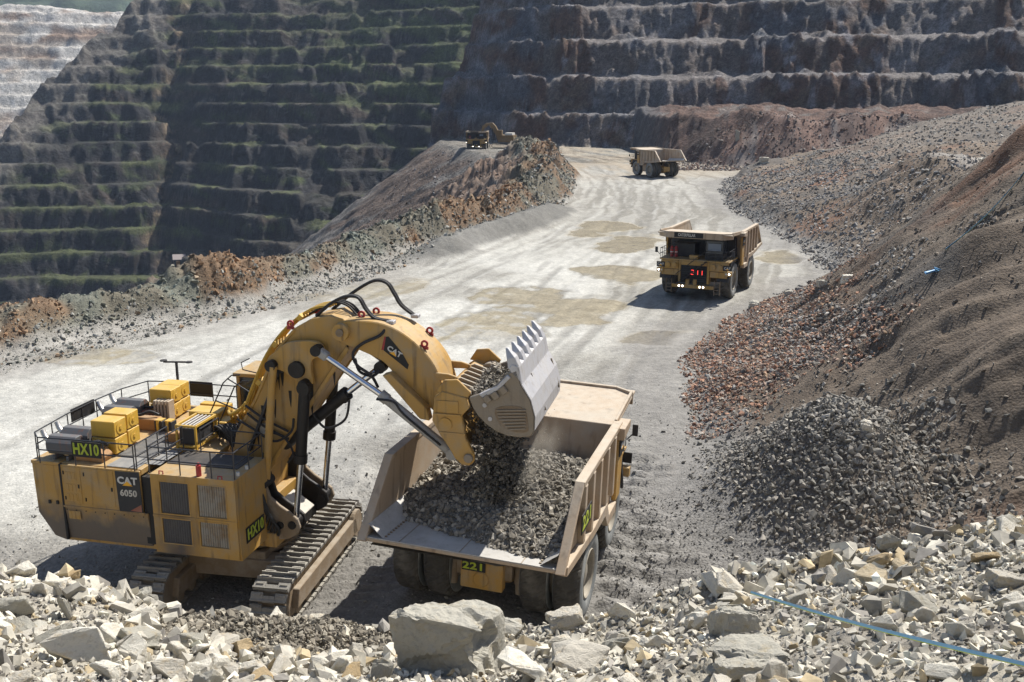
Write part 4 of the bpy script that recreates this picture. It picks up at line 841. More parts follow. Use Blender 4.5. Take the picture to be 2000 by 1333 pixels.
def make_truck():
    root = empty('haul_truck', (0, 0, 0), 0, 'x', 'dump truck')
    make_wheel(root, 6.3, 2.95, 1); make_wheel(root, 6.3, -2.95, -1)
    make_wheel(root, 0, 2.62, 1, True); make_wheel(root, 0, -2.62, -1, True)
    # chassis
    c = MB()
    for s in (-1, 1): c.prism([(-1.6, 1.7), (-1.6, 2.35), (2.2, 2.55), (8.3, 2.3), (8.3, 1.5), (3.0, 1.5), (1.4, 1.75)], *sorted((s*.72, s*1.12)))
    for x in (-1.4, 2.5, 5.2, 7.6): c.span((x-.2, -.72, 1.7), (x+.2, .72, 2.2))
    c.build('chassis', MUDDY, root, .02)
    a = MB(); a.lathe([(.30, -2.4), (.55, -1.2), (.85, -.7), (.95, 0), (.85, .7), (.55, 1.2), (.30, 2.4)], (0, 0, 1.75), 24); a.span((-.9, -.6, 1.3), (-.2, .6, 2.3)); ax = a.build('rear_axle', YEL, root, .02)
    e = MB(); e.span((-1.95, -.85, 1.35), (-1.5, .85, 2.5)); e.cyl((-1.95, 0, 1.8), (-2.02, 0, 1.8), .32, n=24); e.build('axle_box', YEL, root, .04)
    for s in (-1, 1): MB().cyl((-1.2, s*1.35, 1.5), (-.9, s*1.25, 3.0), .24, .24, 16).cyl((-1.3, s*1.36, 1.1), (-1.2, s*1.35, 1.6), .16, .2, 12).build('suspension_strut', MUDDY, root, smooth=True)
    MB().bar((6.3, -2.3, 1.7), (6.3, 2.3, 1.7), .5).build('front_axle', MUDDY, root, .03)
    for s in (-1, 1): MB().cyl((2.6, s*1.3, 1.9), (2.2, s*1.3, 3.0), .2, n=14).build('hoist_cylinder', CYLB, root, smooth=True)
    # tanks between the axles
    for s in (-1, 1): MB().prism([(2.35, 1.15), (4.1, 1.15), (4.2, 1.5), (4.2, 3.0), (2.35, 3.0)], *sorted((s*1.5, s*3.0))).build('tank', STEEL, root, .05)
    # ---- dump body
    T = (-4.6, 4.12); b = MB(); th = .12
    # floor (three plates), front wall, canopy
    b.prism([T, (-4.6, 3.98), (-.3, 3.62), (2.1, 3.62), (2.6, 2.95), (4.1, 2.95), (4.9, 6.20), (9.2, 6.50), (9.2, 6.62), (4.82, 6.34), (4.0, 3.09), (2.7, 3.09), (2.2, 3.76), (-.28, 3.76)], -BW+.02, BW-.02)
    so = [(-4.6, 3.96), (-.3, 3.50), (2.0, 3.40), (2.6, 2.70), (4.15, 2.70), (4.95, 6.38), (-2.25, 6.38), (-4.62, 4.1)]
    for s in (-1, 1):
        b.prism(so, *sorted((s*BW, s*(BW-.13))))
        # top rail
        b.span((-2.25, s*(BW-.16), 6.28), (4.95, s*(BW+.22), 6.50)); b.bar((-2.5, s*BW*1.01, 6.36), (-4.62, s*BW*1.01, 4.02), .36, .14, (0, 1, 0)) if False else None
        b.prism([(-2.25, 6.5), (-2.25, 6.3), (-4.60, 3.95), (-4.75, 4.05)], *sorted((s*(BW-.15), s*(BW+.20))))
        # ribs
        for x in (-1.9, -.55, .8, 2.15, 3.5):
            zb = 3.42
            b.span((x-.16, s*(BW+.001), zb+.3), (x+.16, s*(BW+.24), 6.28))
        b.prism([(-4.6, 3.94), (-.3, 3.48), (2.0, 3.38), (2.6, 2.68), (4.2, 2.68), (4.3, 3.10), (2.8, 3.1), (2.3, 3.85), (-.3, 3.85), (-4.5, 4.25)], *sorted((s*(BW+.002), s*(BW+.26))))
        # canopy side lip
        b.prism([(4.9, 6.36), (8.55, 6.60), (8.55, 6.80), (4.9, 6.55)], *sorted((s*(BW-.14), s*(BW-.02))))
        b.prism([(4.2, 5.9), (5.6, 6.1), (5.6, 6.42), (4.2, 6.42)], *sorted((s*(BW+.0), s*(BW+.45))))
    b.prism([(9.05, 6.10), (9.25, 6.10), (9.25, 6.72), (9.05, 6.72)], -BW+.9, BW-.9)
    for s in (-1, 1): b.add([(9.05, s*(BW-.9), 6.10), (9.25, s*(BW-.9), 6.10), (9.25, s*(BW-.9), 6.72), (9.05, s*(BW-.9), 6.72), (8.45, s*BW, 6.14), (8.62, s*BW, 6.14), (8.62, s*BW, 6.72), (8.45, s*BW, 6.72)], [(0, 1, 5, 4), (1, 2, 6, 5), (2, 3, 7, 6), (3, 0, 4, 7), (4, 5, 6, 7), (0, 3, 2, 1)])
    for y in (-2.4, -1.2, 0, 1.2, 2.4): b.prism([(2.6, 2.6), (4.0, 2.6), (4.0, 2.94), (2.6, 2.94)], y-.12, y+.12)
    body = b.build('dump_body', STEEL, root, .02)
    fl = MB(); fl.prism([(-4.58, 4.15), (-.29, 3.79), (2.2, 3.79), (2.2, 3.77), (-.28, 3.77), (-4.58, 4.125)], -BW+.135, BW-.135)
    for s in (-1, 1): fl.prism([(-4.5, 4.04), (-.3, 2.92), (3.9, 2.92), (3.9, 3.3), (-.3, 3.3), (-4.2, 4.35)], *sorted((s*(BW-.15), s*(BW-.9))), ) if False else fl.add([(-4.50, s*(BW-.75), 4.15), (-4.45, s*(BW-.14), 4.60), (-.3, s*(BW-.14), 4.35), (-.3, s*(BW-.75), 3.80), (2.1, s*(BW-.14), 4.35), (2.1, s*(BW-.75), 3.80)], [(0, 1, 2, 3), (3, 2, 4, 5)])
    fl.build('floor_liner', STEELIN, body)
    jt = MB()
    for y in (-2.3, 0, 2.3): jt.span((-.2, 0, 0), (-.2, 0, 0)) if False else jt.prism([(-4.57, 4.165), (-.29, 3.805), (-.29, 3.795), (-4.57, 4.155)], y-.02, y+.02)
    for k in range(18):
        x = -4.3+k*.23; z = 4.05+(-4.57-x)*(4.05-2.9)/4.28*-1*-1
        z = 4.15-(x+4.57)*.084
        for s in (-1, 1): jt.cyl((x, s*(BW-.78), z), (x, s*(BW-.78), z+.05), .05, n=6)
    jt.build('seam', MUDDY, body)
    # ---- deck, grille, fenders
    d = MB(); d.span((5.0, -3.5, 3.82), (8.9, 3.5, 3.95)); d.span((4.7, -3.3, 3.4), (5.1, 3.3, 3.8)); d.build('deck', YEL, root, .02)
    g = MB(); g.span((8.15, -1.3, 1.65), (8.75, 1.3, 3.8)); gr = g.build('grille', BLK, root)
    gs = MB()
    for k in range(9): gs.span((8.76, -1.2, 1.8+k*.22), (8.80, 1.2, 1.84+k*.22))
    gs.build('grille_bar', GREY, gr)
    f = MB()
    for s in (-1, 1):
        f.span((8.1, s*1.32, 1.6), (8.85, s*1.55, 3.8)); f.span((8.2, s*1.56, 2.95), (8.9, s*3.35, 3.80)); f.span((8.15, s*1.6, 2.3), (8.8, s*3.3, 2.9))
    f.span((8.76, -1.3, 3.4), (8.86, 1.3, 3.8)); f.build('front_frame', YEL, root, .03)
    for s in (-1, 1):
        for y in (1.95, 2.6): MB().cyl((8.9, s*y, 3.38), (9.12, s*y, 3.38), .29, n=22).cyl((9.12, s*y, 3.38), (9.16, s*y, 3.38), .2, n=22).build('air_cleaner', YEL, root, .02)
        fn = MB(); fn.prism([(4.9, 3.8), (4.6, 2.9), (4.75, 2.85), (5.1, 3.65), (7.6, 3.65), (8.2, 2.7), (8.6, 1.9), (8.75, 1.95), (8.4, 2.8), (7.9, 3.8)], *sorted((s*2.3, s*3.5))); fn.build('fender', GREY, root, .02)
        lp = MB(); lp.span((8.5, s*3.05, 2.55), (8.93, s*3.75, 3.0)); lb = lp.build('lamp_box', YEL, root, .02)
        MB().cyl((8.93, s*3.55, 2.78), (8.96, s*3.55, 2.78), .085, n=14).build('headlight', LAMP, lb); MB().cyl((8.93, s*3.25, 2.78), (8.96, s*3.25, 2.78), .085, n=14).build('headlight', LENS, lb)
    bp = MB(); bp.span((8.85, -2.1, 1.15), (9.15, 2.1, 1.5)); bp.prism([(8.6, 1.5), (9.1, 1.5), (8.95, 2.0), (8.8, 2.05)], -.75, -.4); bp.prism([(8.6, 1.5), (9.1, 1.5), (8.95, 2.0), (8.8, 2.05)], .0, .35); bpo = bp.build('bumper', YEL, root, .03)
    for y in (-1.35, -1.0, .75, 1.1): MB().cyl((9.15, y, 1.34), (9.18, y, 1.34), .085, n=14).build('headlight', LAMP, bpo)
    for s in (-1, 1):
        st = MB()
        for k in range(3): st.span((8.8, s*2.15, .75+k*.35), (9.1, s*2.7, .79+k*.35))
        for y in (2.15, 2.7): st.bar((8.95, s*y, .6), (8.95, s*y, 2.0), .05, .25)
        st.build('ladder', MUDDY, root)
    # diagonal stair in front of the grille
    s_ = MB()
    for y0 in (0, ):
        s_.bar((8.95, -1.5, 1.55), (8.95, 1.25, 3.85), .06, .30, (1, 0, 0)); s_.bar((9.45, -1.5, 1.55), (9.45, 1.25, 3.85), .06, .30, (1, 0, 0))
        for k in range(9): s_.box((9.2, -1.4+k*.33, 1.7+k*.27), (.5, .24, .03))
        for x in (8.97, 9.45): s_.tube([(x, -1.7, 1.5), (x, -1.7, 2.5), (x, 1.1, 4.85), (x, 1.3, 4.95)], .025, 6)
    s_.build('stair', GREY, root)
    # cab (driver's left)
    c = MB(); c.span((6.5, .9, 3.96), (8.3, 2.75, 4.6)); c.span((6.45, .85, 5.85), (8.45, 2.8, 6.0))
    for x in (6.5, 7.4, 8.2): 
        for y in (.9, 2.65): c.span((x, y, 4.6), (x+.1, y+.1, 5.85))
    cb = c.build('cab', BLK, root, .02); MB().span((6.55, .95, 4.6), (8.25, 2.7, 5.85)).build('cab_window', GLASS, cb)
    MB().span((8.31, 1.2, 4.9), (8.33, 2.5, 5.6)).build('windshield', plain('sky_glass', (.12, .16, .22), .05), cb)
    MB().span((7.9, -.6, 3.96), (8.5, .3, 4.35)).build('control_box', YEL, root, .02)
    k = MB(); k.span((5.2, -2.6, 3.96), (7.2, -.4, 5.3)); k.span((5.0, -3.3, 3.96), (5.5, 3.3, 5.9)); k.build('engine_cabinet', GREY, root, .03)
    for y in (-2.1, -2.55):
        x = MB(); x.cyl((7.9, y, 4.0), (7.9, y, 4.95), .16, n=16); x.cyl((7.9, y, 4.95), (7.9, y, 5.1), .16, .06, 16); xo = x.build('fire_extinguisher', RED, root, smooth=True); MB().cyl((7.9, y, 4.45), (7.9, y, 4.55), .165, n=16).build('band', WHITE, xo)
    def rail(pts, h=1.0):
        rl = MB(); P = [Vector(p) for p in pts]
        for lv_ in (1, .5): rl.tube([p+Vector((0, 0, h*lv_)) for p in P], .03, 6)
        for a_, b_ in zip(P[:-1], P[1:]):
            n = max(1, round((b_-a_).length/.7))
            for q in range(n+1): p = a_.lerp(b_, q/n); rl.tube([p, p+Vector((0, 0, h))], .022, 5)
        rl.build('handrail', RAIL, root)
    rail([(5.3, -3.45, 3.95), (8.85, -3.45, 3.95), (8.85, -1.3, 3.95)]); rail([(8.85, 1.4, 3.95), (8.85, 3.45, 3.95), (5.6, 3.45, 3.95)])
    for s in (-1, 1):
        m = MB(); m.tube([(8.8, s*3.5, 4.3), (8.9, s*3.85, 4.7)], .03, 6); m.span((8.85, s*3.72, 4.5), (8.93, s*3.98, 5.05)); m.build('mirror', GREY, root)
    MB().tube([(8.9, 0, 4.4), (8.9, 0, 6.6)], .02, 5).build('antenna', GREY, root)
    for s in (-1, 1):
        MB().cyl((4.6, s*3.5, 3.2), (3.9, s*3.5, 3.2), .17, n=14).build('exhaust_pipe', STEEL, root, smooth=True)
    nm = MB().span((9.252, -2.0, 6.16), (9.262, .9, 6.66)).build('name_strip', BLK, root)
    text('lettering', 'CATERPILLAR', .40, CREAM, nm, (9.27, -.75, 6.41), (0, 1, 0), (0, 0, 1), .03, .006, width=1.75)
    for s in (-1, 1):
        sp = MB().box((8.945, s*3.35, 3.35), (.03, .85, .52)).build('emblem_panel', BLK, root); cat_logo(sp, (8.97, s*3.35, 3.35), (0, 1, 0), (0, 0, 1), .66)
        q = MB(); q.span((4.35, s*(BW+.24), 5.1), (5.35, s*(BW+.28), 5.9)); q2 = q.build('logo_panel', BLK, root)
        cat_logo(q2, (4.85, s*(BW+.29), 5.5), (-s, 0, 0), (0, 0, 1), .7)
        q = MB(); q.prism([(4.3, 3.1), (5.2, 3.1), (5.4, 5.9), (4.95, 6.1), (4.3, 6.1)], *sorted((s*(BW+.02), s*(BW+.22)))); q.build('body_wing', YEL, root, .02)
    return root
def seven(parent, s, loc, h, mat, name='digit'):
    S = {'2': 'abged', '1': 'bc', '7': 'abc'}; w = h*.52
    seg = {'a': ((-w/2, h/2), (w/2, h/2)), 'b': ((w/2, h/2), (w/2, 0)), 'c': ((w/2, 0), (w/2, -h/2)), 'd': ((-w/2, -h/2), (w/2, -h/2)), 'e': ((-w/2, 0), (-w/2, -h/2)), 'f': ((-w/2, h/2), (-w/2, 0)), 'g': ((-w/2, 0), (w/2, 0))}
    for i, ch in enumerate(s):
        mb = MB(); y0 = (i-(len(s)-1)/2)*h*.95
        for k in S[ch]:
            (a, b), (c, d) = seg[k]; mb.bar((loc[0], loc[1]+y0+a*.92, loc[2]+b*.92), (loc[0], loc[1]+y0+c*.92, loc[2]+d*.92), .075*h*1.3, .02, (1, 0, 0))
        mb.build(name, mat, parent)
proto = make_truck()
def place(o, x, y, hd, label, group='yellow haul trucks in the pit', roll=0, z=0):
    o.location = (x, y, z); o.rotation_euler = (roll, 0, R(hd)); o['label'] = label; o['group'] = group; return o
def gz(x, y): return float(height(np.array([x], float), np.array([y], float))[0])
t2 = copy_tree(proto); t3 = copy_tree(proto); t4 = copy_tree(proto, skip=('lettering', 'emblem', 'triangle'))
place(proto, -.68, 36.8, 73, 'dusty haul truck nearest the camera, open tray half full of rock under the shovel bucket', roll=R(2.0), z=.06)
place(t2, 21.7, 105.2, 245, 'haul truck driving towards the camera, empty tray, red 211 on its grille', z=.05)
place(t3, 36.8, 247, 116, 'haul truck far up the road seen from behind its empty tray, by the brown slope')
place(t4, -12.5, 372, 268, 'tiny farthest haul truck parked below the distant shovel')
nb = MB().box((9.0, .35, 2.75), (.04, 1.35, .62)).build('number_board', BLK, t2); seven(nb, '211', (9.03, .35, 2.75), .46, LED)
rp = MB().box((-2.0, .30, 2.32), (.03, .95, .40)).build('number_plate', BLK, proto); text('lettering', '221', .40, LIME, rp, (-2.025, .30, 2.32), (0, -1, 0), (0, 0, 1), .03, .006, width=.8)
sp = MB().box((-1.9, -BW-.27, 5.0), (1.5, .04, .75)).build('number_plate', BLK, proto); text('lettering', '221', .72, LIME, sp, (-1.9, -BW-.30, 5.0), (1, 0, 0), (0, 0, 1), .03, .006, width=1.3)

DKY = worn('dusty_shaded_yellow', (.17, .11, .045), .7, 0, (.20, .17, .13), .8, .6)  # yellow mixed darker: the far shovel's shade is put into its dusty paint
# distant second shovel: same make, fewer parts
def small_shovel():
    root = empty('distant_shovel', (-4.5, 378, 0), R(168), 'far shaded face shovel working at the foot of the pit wall beside the tiny truck', 'excavator', 'face shovels in the pit')
    for s in (-1, 1): crawler(9, 2.0, 1.4).build('crawler_track', TRACK, root, loc=(0, s*2.5, 0), rz=math.pi/2)
    h = MB(); h.span((-7.2, -4, 2.8), (0, 4, 6.0)); h.span((-1.8, 1.6, 6.0), (1.0, 3.9, 8.3)); h.build('machine_house', DKY, root, .05)
    MB().span((-6.5, -3, 6.0), (-3.0, 3, 7.0)).build('engine_cover', WHITE, root, .05)
    MB().prism([(.3, 3.7), (-.1, 6.0), (1.9, 10.0), (3.4, 11.5), (4.9, 11.5), (5.1, 10.6), (1.9, 6.1), (1.2, 3.6)], -.85, .85).build('boom', DKY, root, .04)
    MB().prism([(4.4, 11.2), (6.4, 11.4), (8.2, 10.0), (8.9, 7.2), (8.4, 7.0), (7.0, 9.2), (5.4, 10.4)], -.8, .8).build('stick', DKY, root, .04)
    MB().prism([(8.3, 7.2), (9.4, 7.6), (10.6, 6.2), (10.9, 4.6), (9.0, 4.5), (8.0, 5.6)], -2.3, 2.3).build('bucket', BUCK, root, .05)
    for s in (-1, 1): MB().cyl((3.3, s*1.4, 9.0), (2.7, s*1.4, 3.5), .22).build('boom_cylinder', CYLB, root)
    root.scale = (.8, .8, .8); return root
sh2 = small_shovel(); shovel['group'] = 'face shovels in the pit'
# ------------------------------------------------------------------ rocks
def rock_mat(name, base, pale, ochre, dark, rnd=True):
    m, nt, p = nodes(name); L = nt.links.new
    tc = N(nt, 'ShaderNodeTexCoord'); oi = N(nt, 'ShaderNodeObjectInfo')
    n1 = N(nt, 'ShaderNodeTexNoise', i_Scale=2.3, i_Detail=8.0, i_Roughness=.7); n2 = N(nt, 'ShaderNodeTexNoise', i_Scale=9.0, i_Detail=8.0, i_Roughness=.75)
    ad = N(nt, 'ShaderNodeVectorMath', operation='ADD'); L(tc.outputs['Object'], ad.inputs[0]); L(oi.outputs['Location'], ad.inputs[1])
    L(ad.outputs[0], n1.inputs['Vector']); L(ad.outputs[0], n2.inputs['Vector'])
    cur = None
    def mix(a, b, f):
        q = N(nt, 'ShaderNodeMix', data_type='RGBA')
        if isinstance(a, tuple): q.inputs[6].default_value = (*a, 1)
        else: L(a, q.inputs[6])
        q.inputs[7].default_value = (*b, 1); L(f, q.inputs[0]); return q.outputs[2]
    def rng(src, lo, hi, to):
        r = N(nt, 'ShaderNodeMapRange'); r.inputs[1].default_value = lo; r.inputs[2].default_value = hi; r.inputs[4].default_value = to; L(src, r.inputs[0]); return r.outputs[0]
    c = mix(base, pale, rng(oi.outputs['Random'], .2, .8, 1.0)); c = mix(c, ochre, rng(n1.outputs['Fac'], .53, .68, .75)); c = mix(c, dark, rng(n2.outputs['Fac'], .52, .74, .55))
    L(c, p.inputs['Base Color']); p.inputs['Roughness'].default_value = .9
    b = N(nt, 'ShaderNodeBump'); b.inputs['Strength'].default_value = .8; b.inputs['Distance'].default_value = .04; L(n2.outputs['Fac'], b.inputs['Height']); L(b.outputs[0], p.inputs['Normal'])
    return m
ROCK = rock_mat('pale_limestone', (.54, .50, .42), (.72, .68, .58), (.55, .43, .26), (.24, .22, .185))
ROCKG = rock_mat('grey_boulder', (.38, .36, .30), (.48, .455, .385), (.40, .33, .21), (.15, .15, .14))
def scat_mat():
    m, nt, p = nodes('loose_rock'); L = nt.links.new; at = N(nt, 'ShaderNodeAttribute', attribute_name='albedo'); tc = N(nt, 'ShaderNodeTexCoord')
    n = N(nt, 'ShaderNodeTexNoise', i_Scale=6.0, i_Detail=6.0, i_Roughness=.7); L(tc.outputs['Object'], n.inputs['Vector'])
    r = N(nt, 'ShaderNodeMapRange'); r.inputs[1].default_value = .3; r.inputs[2].default_value = .7; r.inputs[3].default_value = .68; r.inputs[4].default_value = 1.25; L(n.outputs['Fac'], r.inputs[0])
    s = N(nt, 'ShaderNodeVectorMath', operation='SCALE'); L(at.outputs['Color'], s.inputs[0]); L(r.outputs[0], s.inputs['Scale']); L(s.outputs[0], p.inputs['Base Color']); p.inputs['Roughness'].default_value = .92
    return m
SCAT = scat_mat()
def hull_rock(rng, n=11, flat=.65, detail=0, amp=.05):
    bm = bmesh.new()
    for i in range(n):
        v = Vector((rng.gauss(0, 1), rng.gauss(0, 1), rng.gauss(0, 1))).normalized(); v = Vector((v.x, v.y*.78, v.z*flat))*rng.uniform(.85, 1.05)
        # blocky rather than round
        v = Vector([math.copysign(abs(c)**.75, c) for c in v]); bm.verts.new(v*.85)
    r = bmesh.ops.convex_hull(bm, input=bm.verts[:]); bmesh.ops.delete(bm, geom=[g for g in set(r['geom_interior']) | set(r['geom_unused']) if isinstance(g, bmesh.types.BMVert)], context='VERTS')
    if detail:
        bmesh.ops.dissolve_limit(bm, angle_limit=R(14), verts=bm.verts[:], edges=bm.edges[:])
        bmesh.ops.bevel(bm, geom=bm.edges[:], offset=.035, segments=1, affect='EDGES', profile=.5)
        bmesh.ops.triangulate(bm, faces=bm.faces[:])
        for _ in range(detail):
            long = [e for e in bm.edges if e.calc_length() > .16]
            bmesh.ops.subdivide_edges(bm, edges=long, cuts=1, use_grid_fill=False); bmesh.ops.triangulate(bm, faces=bm.faces[:])
        bm.normal_update(); off = rng.random()*50
        P = np.array([v.co[:] for v in bm.verts])
        d = fbm(P[:, 0]*2.2+off, P[:, 1]*2.2+P[:, 2]*1.7, 4, 5)*amp+fbm(P[:, 0]*7+off, P[:, 2]*7-P[:, 1]*5, 3, 6)*amp*.45
        d = d - amp*.8*np.floor(np.clip(fbm(P[:, 2]*3+off, P[:, 0]*.6+P[:, 1]*.6, 2, 9)*2, 0, 2))
        for v, k in zip(bm.verts, d): v.co += v.normal*float(k)
    bm.normal_update(); return bm
_rr = random.Random(11)
def arr(bm):
    bmesh.ops.triangulate(bm, faces=bm.faces[:]); bm.verts.index_update(); bm.verts.ensure_lookup_table()
    V = np.array([v.co[:] for v in bm.verts]); F = np.array([[v.index for v in f.verts] for f in bm.faces]); bm.free(); return V, F
LIB = [arr(hull_rock(_rr, _rr.choice((8, 9, 10, 11)), _rr.uniform(.4, .8))) for _ in range(26)]
TINY = [arr(hull_rock(_rr, 6, .7)) for _ in range(8)]
nr = np.random.RandomState(5)
def rotmats(n, tilt=1.0):
    a = nr.rand(n)*2*np.pi; b = (nr.rand(n)-.5)*np.pi*tilt; g = (nr.rand(n)-.5)*np.pi*tilt
    ca, sa, cb, sb, cg, sg = np.cos(a), np.sin(a), np.cos(b), np.sin(b), np.cos(g), np.sin(g); z = np.zeros(n); o = np.ones(n)
    Rz = np.array([[ca, -sa, z], [sa, ca, z], [z, z, o]]).transpose(2, 0, 1); Ry = np.array([[cb, z, sb], [z, o, z], [-sb, z, cb]]).transpose(2, 0, 1); Rx = np.array([[o, z, z], [z, cg, -sg], [z, sg, cg]]).transpose(2, 0, 1)
    return Rz @ Ry @ Rx
def scatter(name, pos, size, colr, lib=LIB, tilt=.8, label=None, cat='rubble', jitter=.22):
    n = len(pos); which = nr.randint(0, len(lib), n); Rm = rotmats(n, tilt); VV, FF, CC = [], [], []; off = 0
    jc = colr*(1+jitter*nr.randn(n, 1)).clip(.45, 1.9)
    for k, (V, F) in enumerate(lib):
        ids = np.where(which == k)[0]
        if not len(ids): continue
        st = 1+.25*nr.randn(len(ids), 1, 3).clip(-1.2, 1.2)
        P = np.einsum('nij,nvj->nvi', Rm[ids], V[None]*st)*size[ids, None, None]+pos[ids, None, :]
        VV.append(P.reshape(-1, 3)); m = len(V); FF.append((F[None]+(np.arange(len(ids))*m)[:, None, None]).reshape(-1, 3)+off); off += len(ids)*m
        CC.append(np.repeat(jc[ids], m, 0))
    o = grid_object(name, np.concatenate(VV), np.concatenate(FF), np.concatenate(CC).clip(.012, .8), None, SCAT, smooth=False)
    return tag(o, label, cat, kind='stuff')
def powsize(n, lo, hi, a=2.2):
    u = nr.rand(n); return (lo**(1-a)+u*(hi**(1-a)-lo**(1-a)))**(1/(1-a))
def cols(n, *cw):
    cs = np.array([c for c, w in cw]); w = np.array([w for c, w in cw], float); return cs[nr.choice(len(cs), n, p=w/w.sum())]
def on_ground(x, y, s, sink=.25):
    z = height(x, y); return np.stack([x, y, z+s*(.45-sink)], -1)
# right hand slope, band by band
def band(name, n, y0, y1, d0, d1, lo, hi, cw, label, pw=2.2, dens=1.0, keep=None, tilt=.8):
    y = y0+(y1-y0)*nr.rand(n)**dens; d = d0+(d1-d0)*nr.rand(n)**1.15; x = xr(y)+d
    e_ = np.minimum((y-y0)/(.16*(y1-y0)), (y1-y)/(.22*(y1-y0))); e_ = np.minimum(e_, (d1-d)/(.35*(d1-d0))); e_ = np.minimum(e_, (d-d0)/(1.2+0*d)); q_ = nr.rand(n)**.7 < e_+.55*fbm(x/4, y/4, 3, 93); x, y, d = x[q_], y[q_], d[q_]
    if keep is not None: k = keep(x, y, d); x, y = x[k], y[k]
    s = powsize(len(x), lo, hi, pw); return scatter(name, on_ground(x, y, s), s, cols(len(x), *cw), label=label, tilt=tilt)
redmix = [((.36, .20, .13), 4), ((.28, .20, .155), 4), ((.38, .34, .29), 2), ((.22, .215, .20), 2), ((.45, .31, .20), 1)]
greymix = [((.24, .23, .22), 5), ((.30, .285, .26), 3), ((.20, .165, .135), 2), ((.40, .38, .345), 1)]
mixmix = [((.32, .30, .27), 4), ((.28, .23, .18), 3), ((.42, .39, .34), 2), ((.2, .185, .165), 2)]
band('rock_rubble', 34000, 56, 104, -1.2, 13, .055, .27, redmix, 'reddish brown loose rubble at the foot of the right slope', 2.1, 1.3, None, .45)
band('rock_rubble', 15000, 58, 96, 5, 20, .055, .30, mixmix, 'grey and tan loose rubble spread over the middle of the right slope', 2.4, 1.2, lambda x, y, d: fbm(x/7, y/7, 3, 33)+.35*np.exp(-((y-66)/9)**2) > .22, .5)
band('rock_rubble', 24000, 98, 262, -2, 30, .10, .50, greymix, 'dark grey rubble banked along the far right edge of the haul road', 2.5, 1.2, None, .5)
band('rock_rubble', 12000, 150, 262, 15, 85, .12, .55, mixmix, 'grey and brown rubble scattered over the ramp behind the right shelf', 2.5, 1.2, None, .5)
band('rock_rubble', 20000, 40, 150, 6, 34, .035, .20, [((.22, .185, .145), 5), ((.29, .25, .20), 2), ((.16, .135, .11), 3)], 'small loose stones over the brown upper right slope', 2.6, 1.0, None, .5)
n = 12000; x = 14.9+3.3*nr.randn(n); y = 44.2+5.0*nr.randn(n); k = (x > xr(y)-1.2+.8*nr.randn(n)) & (x < 21+nr.randn(n)); x, y = x[k], y[k]; s = powsize(len(x), .06, .26, 2.1)
scatter('rock_rubble', on_ground(x, y, s), s, cols(len(x), ((.22, .207, .18), 5), ((.28, .255, .22), 3), ((.36, .335, .29), 1)), label='rounded heap of dark broken rock beside the dozer ridges')
n = 5200; px_ = 1240+560*nr.rand(n); r_ = 272+32*nr.rand(n)**1.4; a_ = (px_-1000)/1944/1.03; x = r_*np.sin(np.arctan(a_)); y = r_*np.cos(np.arctan(a_)); s = powsize(n, .16, .8, 2.6)
scatter('rock_rubble', on_ground(x, y, s), s, cols(n, ((.22, .14, .105), 4), ((.25, .22, .195), 3), ((.36, .33, .30), 1), ((.13, .10, .085), 2)), label='brown rubble at the foot of the dumped slope behind the far truck')
# inner toe of the berm and the berm itself
n = 15000; y = 58+190*nr.rand(n)**1.5; d = -9.4+6.9*nr.rand(n)**.8; sl = np.gradient(XE_X)/np.gradient(XE_Y); x = xe(y)-d*np.sqrt(1+np.interp(y, XE_Y, sl)**2); s = powsize(n, .05, .34, 2.6)*(.7+y/200)
scatter('rock_rubble', on_ground(x, y, s), s, cols(n, ((.27, .265, .235), 4), ((.36, .345, .31), 2), ((.20, .20, .17), 3), ((.27, .19, .12), 1)), label='grey rubble strewn along the inner foot of the left berm')
n = 13000; y = 60+220*nr.rand(n)**1.3; d = -4.2+5*nr.rand(n); x = xe(y)-d*np.sqrt(1+np.interp(y, XE_Y, sl)**2); s = powsize(n, .06, .42, 2.5)*(.7+y/220)
rc = mixc(np.zeros((n, 3))+C(.17, .165, .13), C(.30, .155, .07), sst(-.2, .35, fbm(x/8, y/8, 2, 78)+.25*np.sin(y/7.5))*.75); rc = mixc(rc, C(.19, .215, .185), sst(.3, .6, fbm(x/5, y/5, 2, 79))*.7)
scatter('rock_rubble', on_ground(x, y, s, .4), s, rc*(1+.3*nr.randn(n, 1)).clip(.5, 1.8), label='rusty and greenish broken rock standing in the safety berm')
n = 5000; y = 160+230*nr.rand(n); d = 3+42*nr.rand(n)**1.3; x = xe(y)-d*np.sqrt(1+np.interp(y, XE_Y, sl)**2); s = powsize(n, .14, .7, 2.6)
scatter('rock_rubble', on_ground(x, y, s), s, cols(n, ((.20, .19, .185), 4), ((.13, .10, .085), 3), ((.30, .29, .28), 1)), label='loose rock on the dumped slope below the haul road edge')
# stones and gravel on the floor around the machines
n = 16000; x = -24+40*nr.rand(n); y = 28+44*nr.rand(n)**1.3; w = sst(70, 42, y+6*fbm(x/8, y/8, 2, 35)); k = nr.rand(n) < w+.06; x, y = x[k], y[k]; k = x < xr(y); x, y = x[k], y[k]; s = powsize(len(x), .028, .17, 2.6)
scatter('gravel', on_ground(x, y, s), s, cols(len(x), ((.25, .24, .215), 4), ((.34, .33, .30), 2), ((.16, .15, .135), 3)), lib=TINY, label='scattered gravel on the pit floor around the shovel and near truck', cat='gravel')
n = 4200; x = 4+9*nr.rand(n); y = 31+16*nr.rand(n); s = powsize(n, .03, .15, 2.5)
scatter('gravel', on_ground(x, y, s), s, cols(n, ((.17, .165, .155), 4), ((.28, .27, .25), 2), ((.12, .115, .105), 3)), lib=TINY, label='coarse dark gravel on the dozer ridges right of the near truck', cat='gravel')

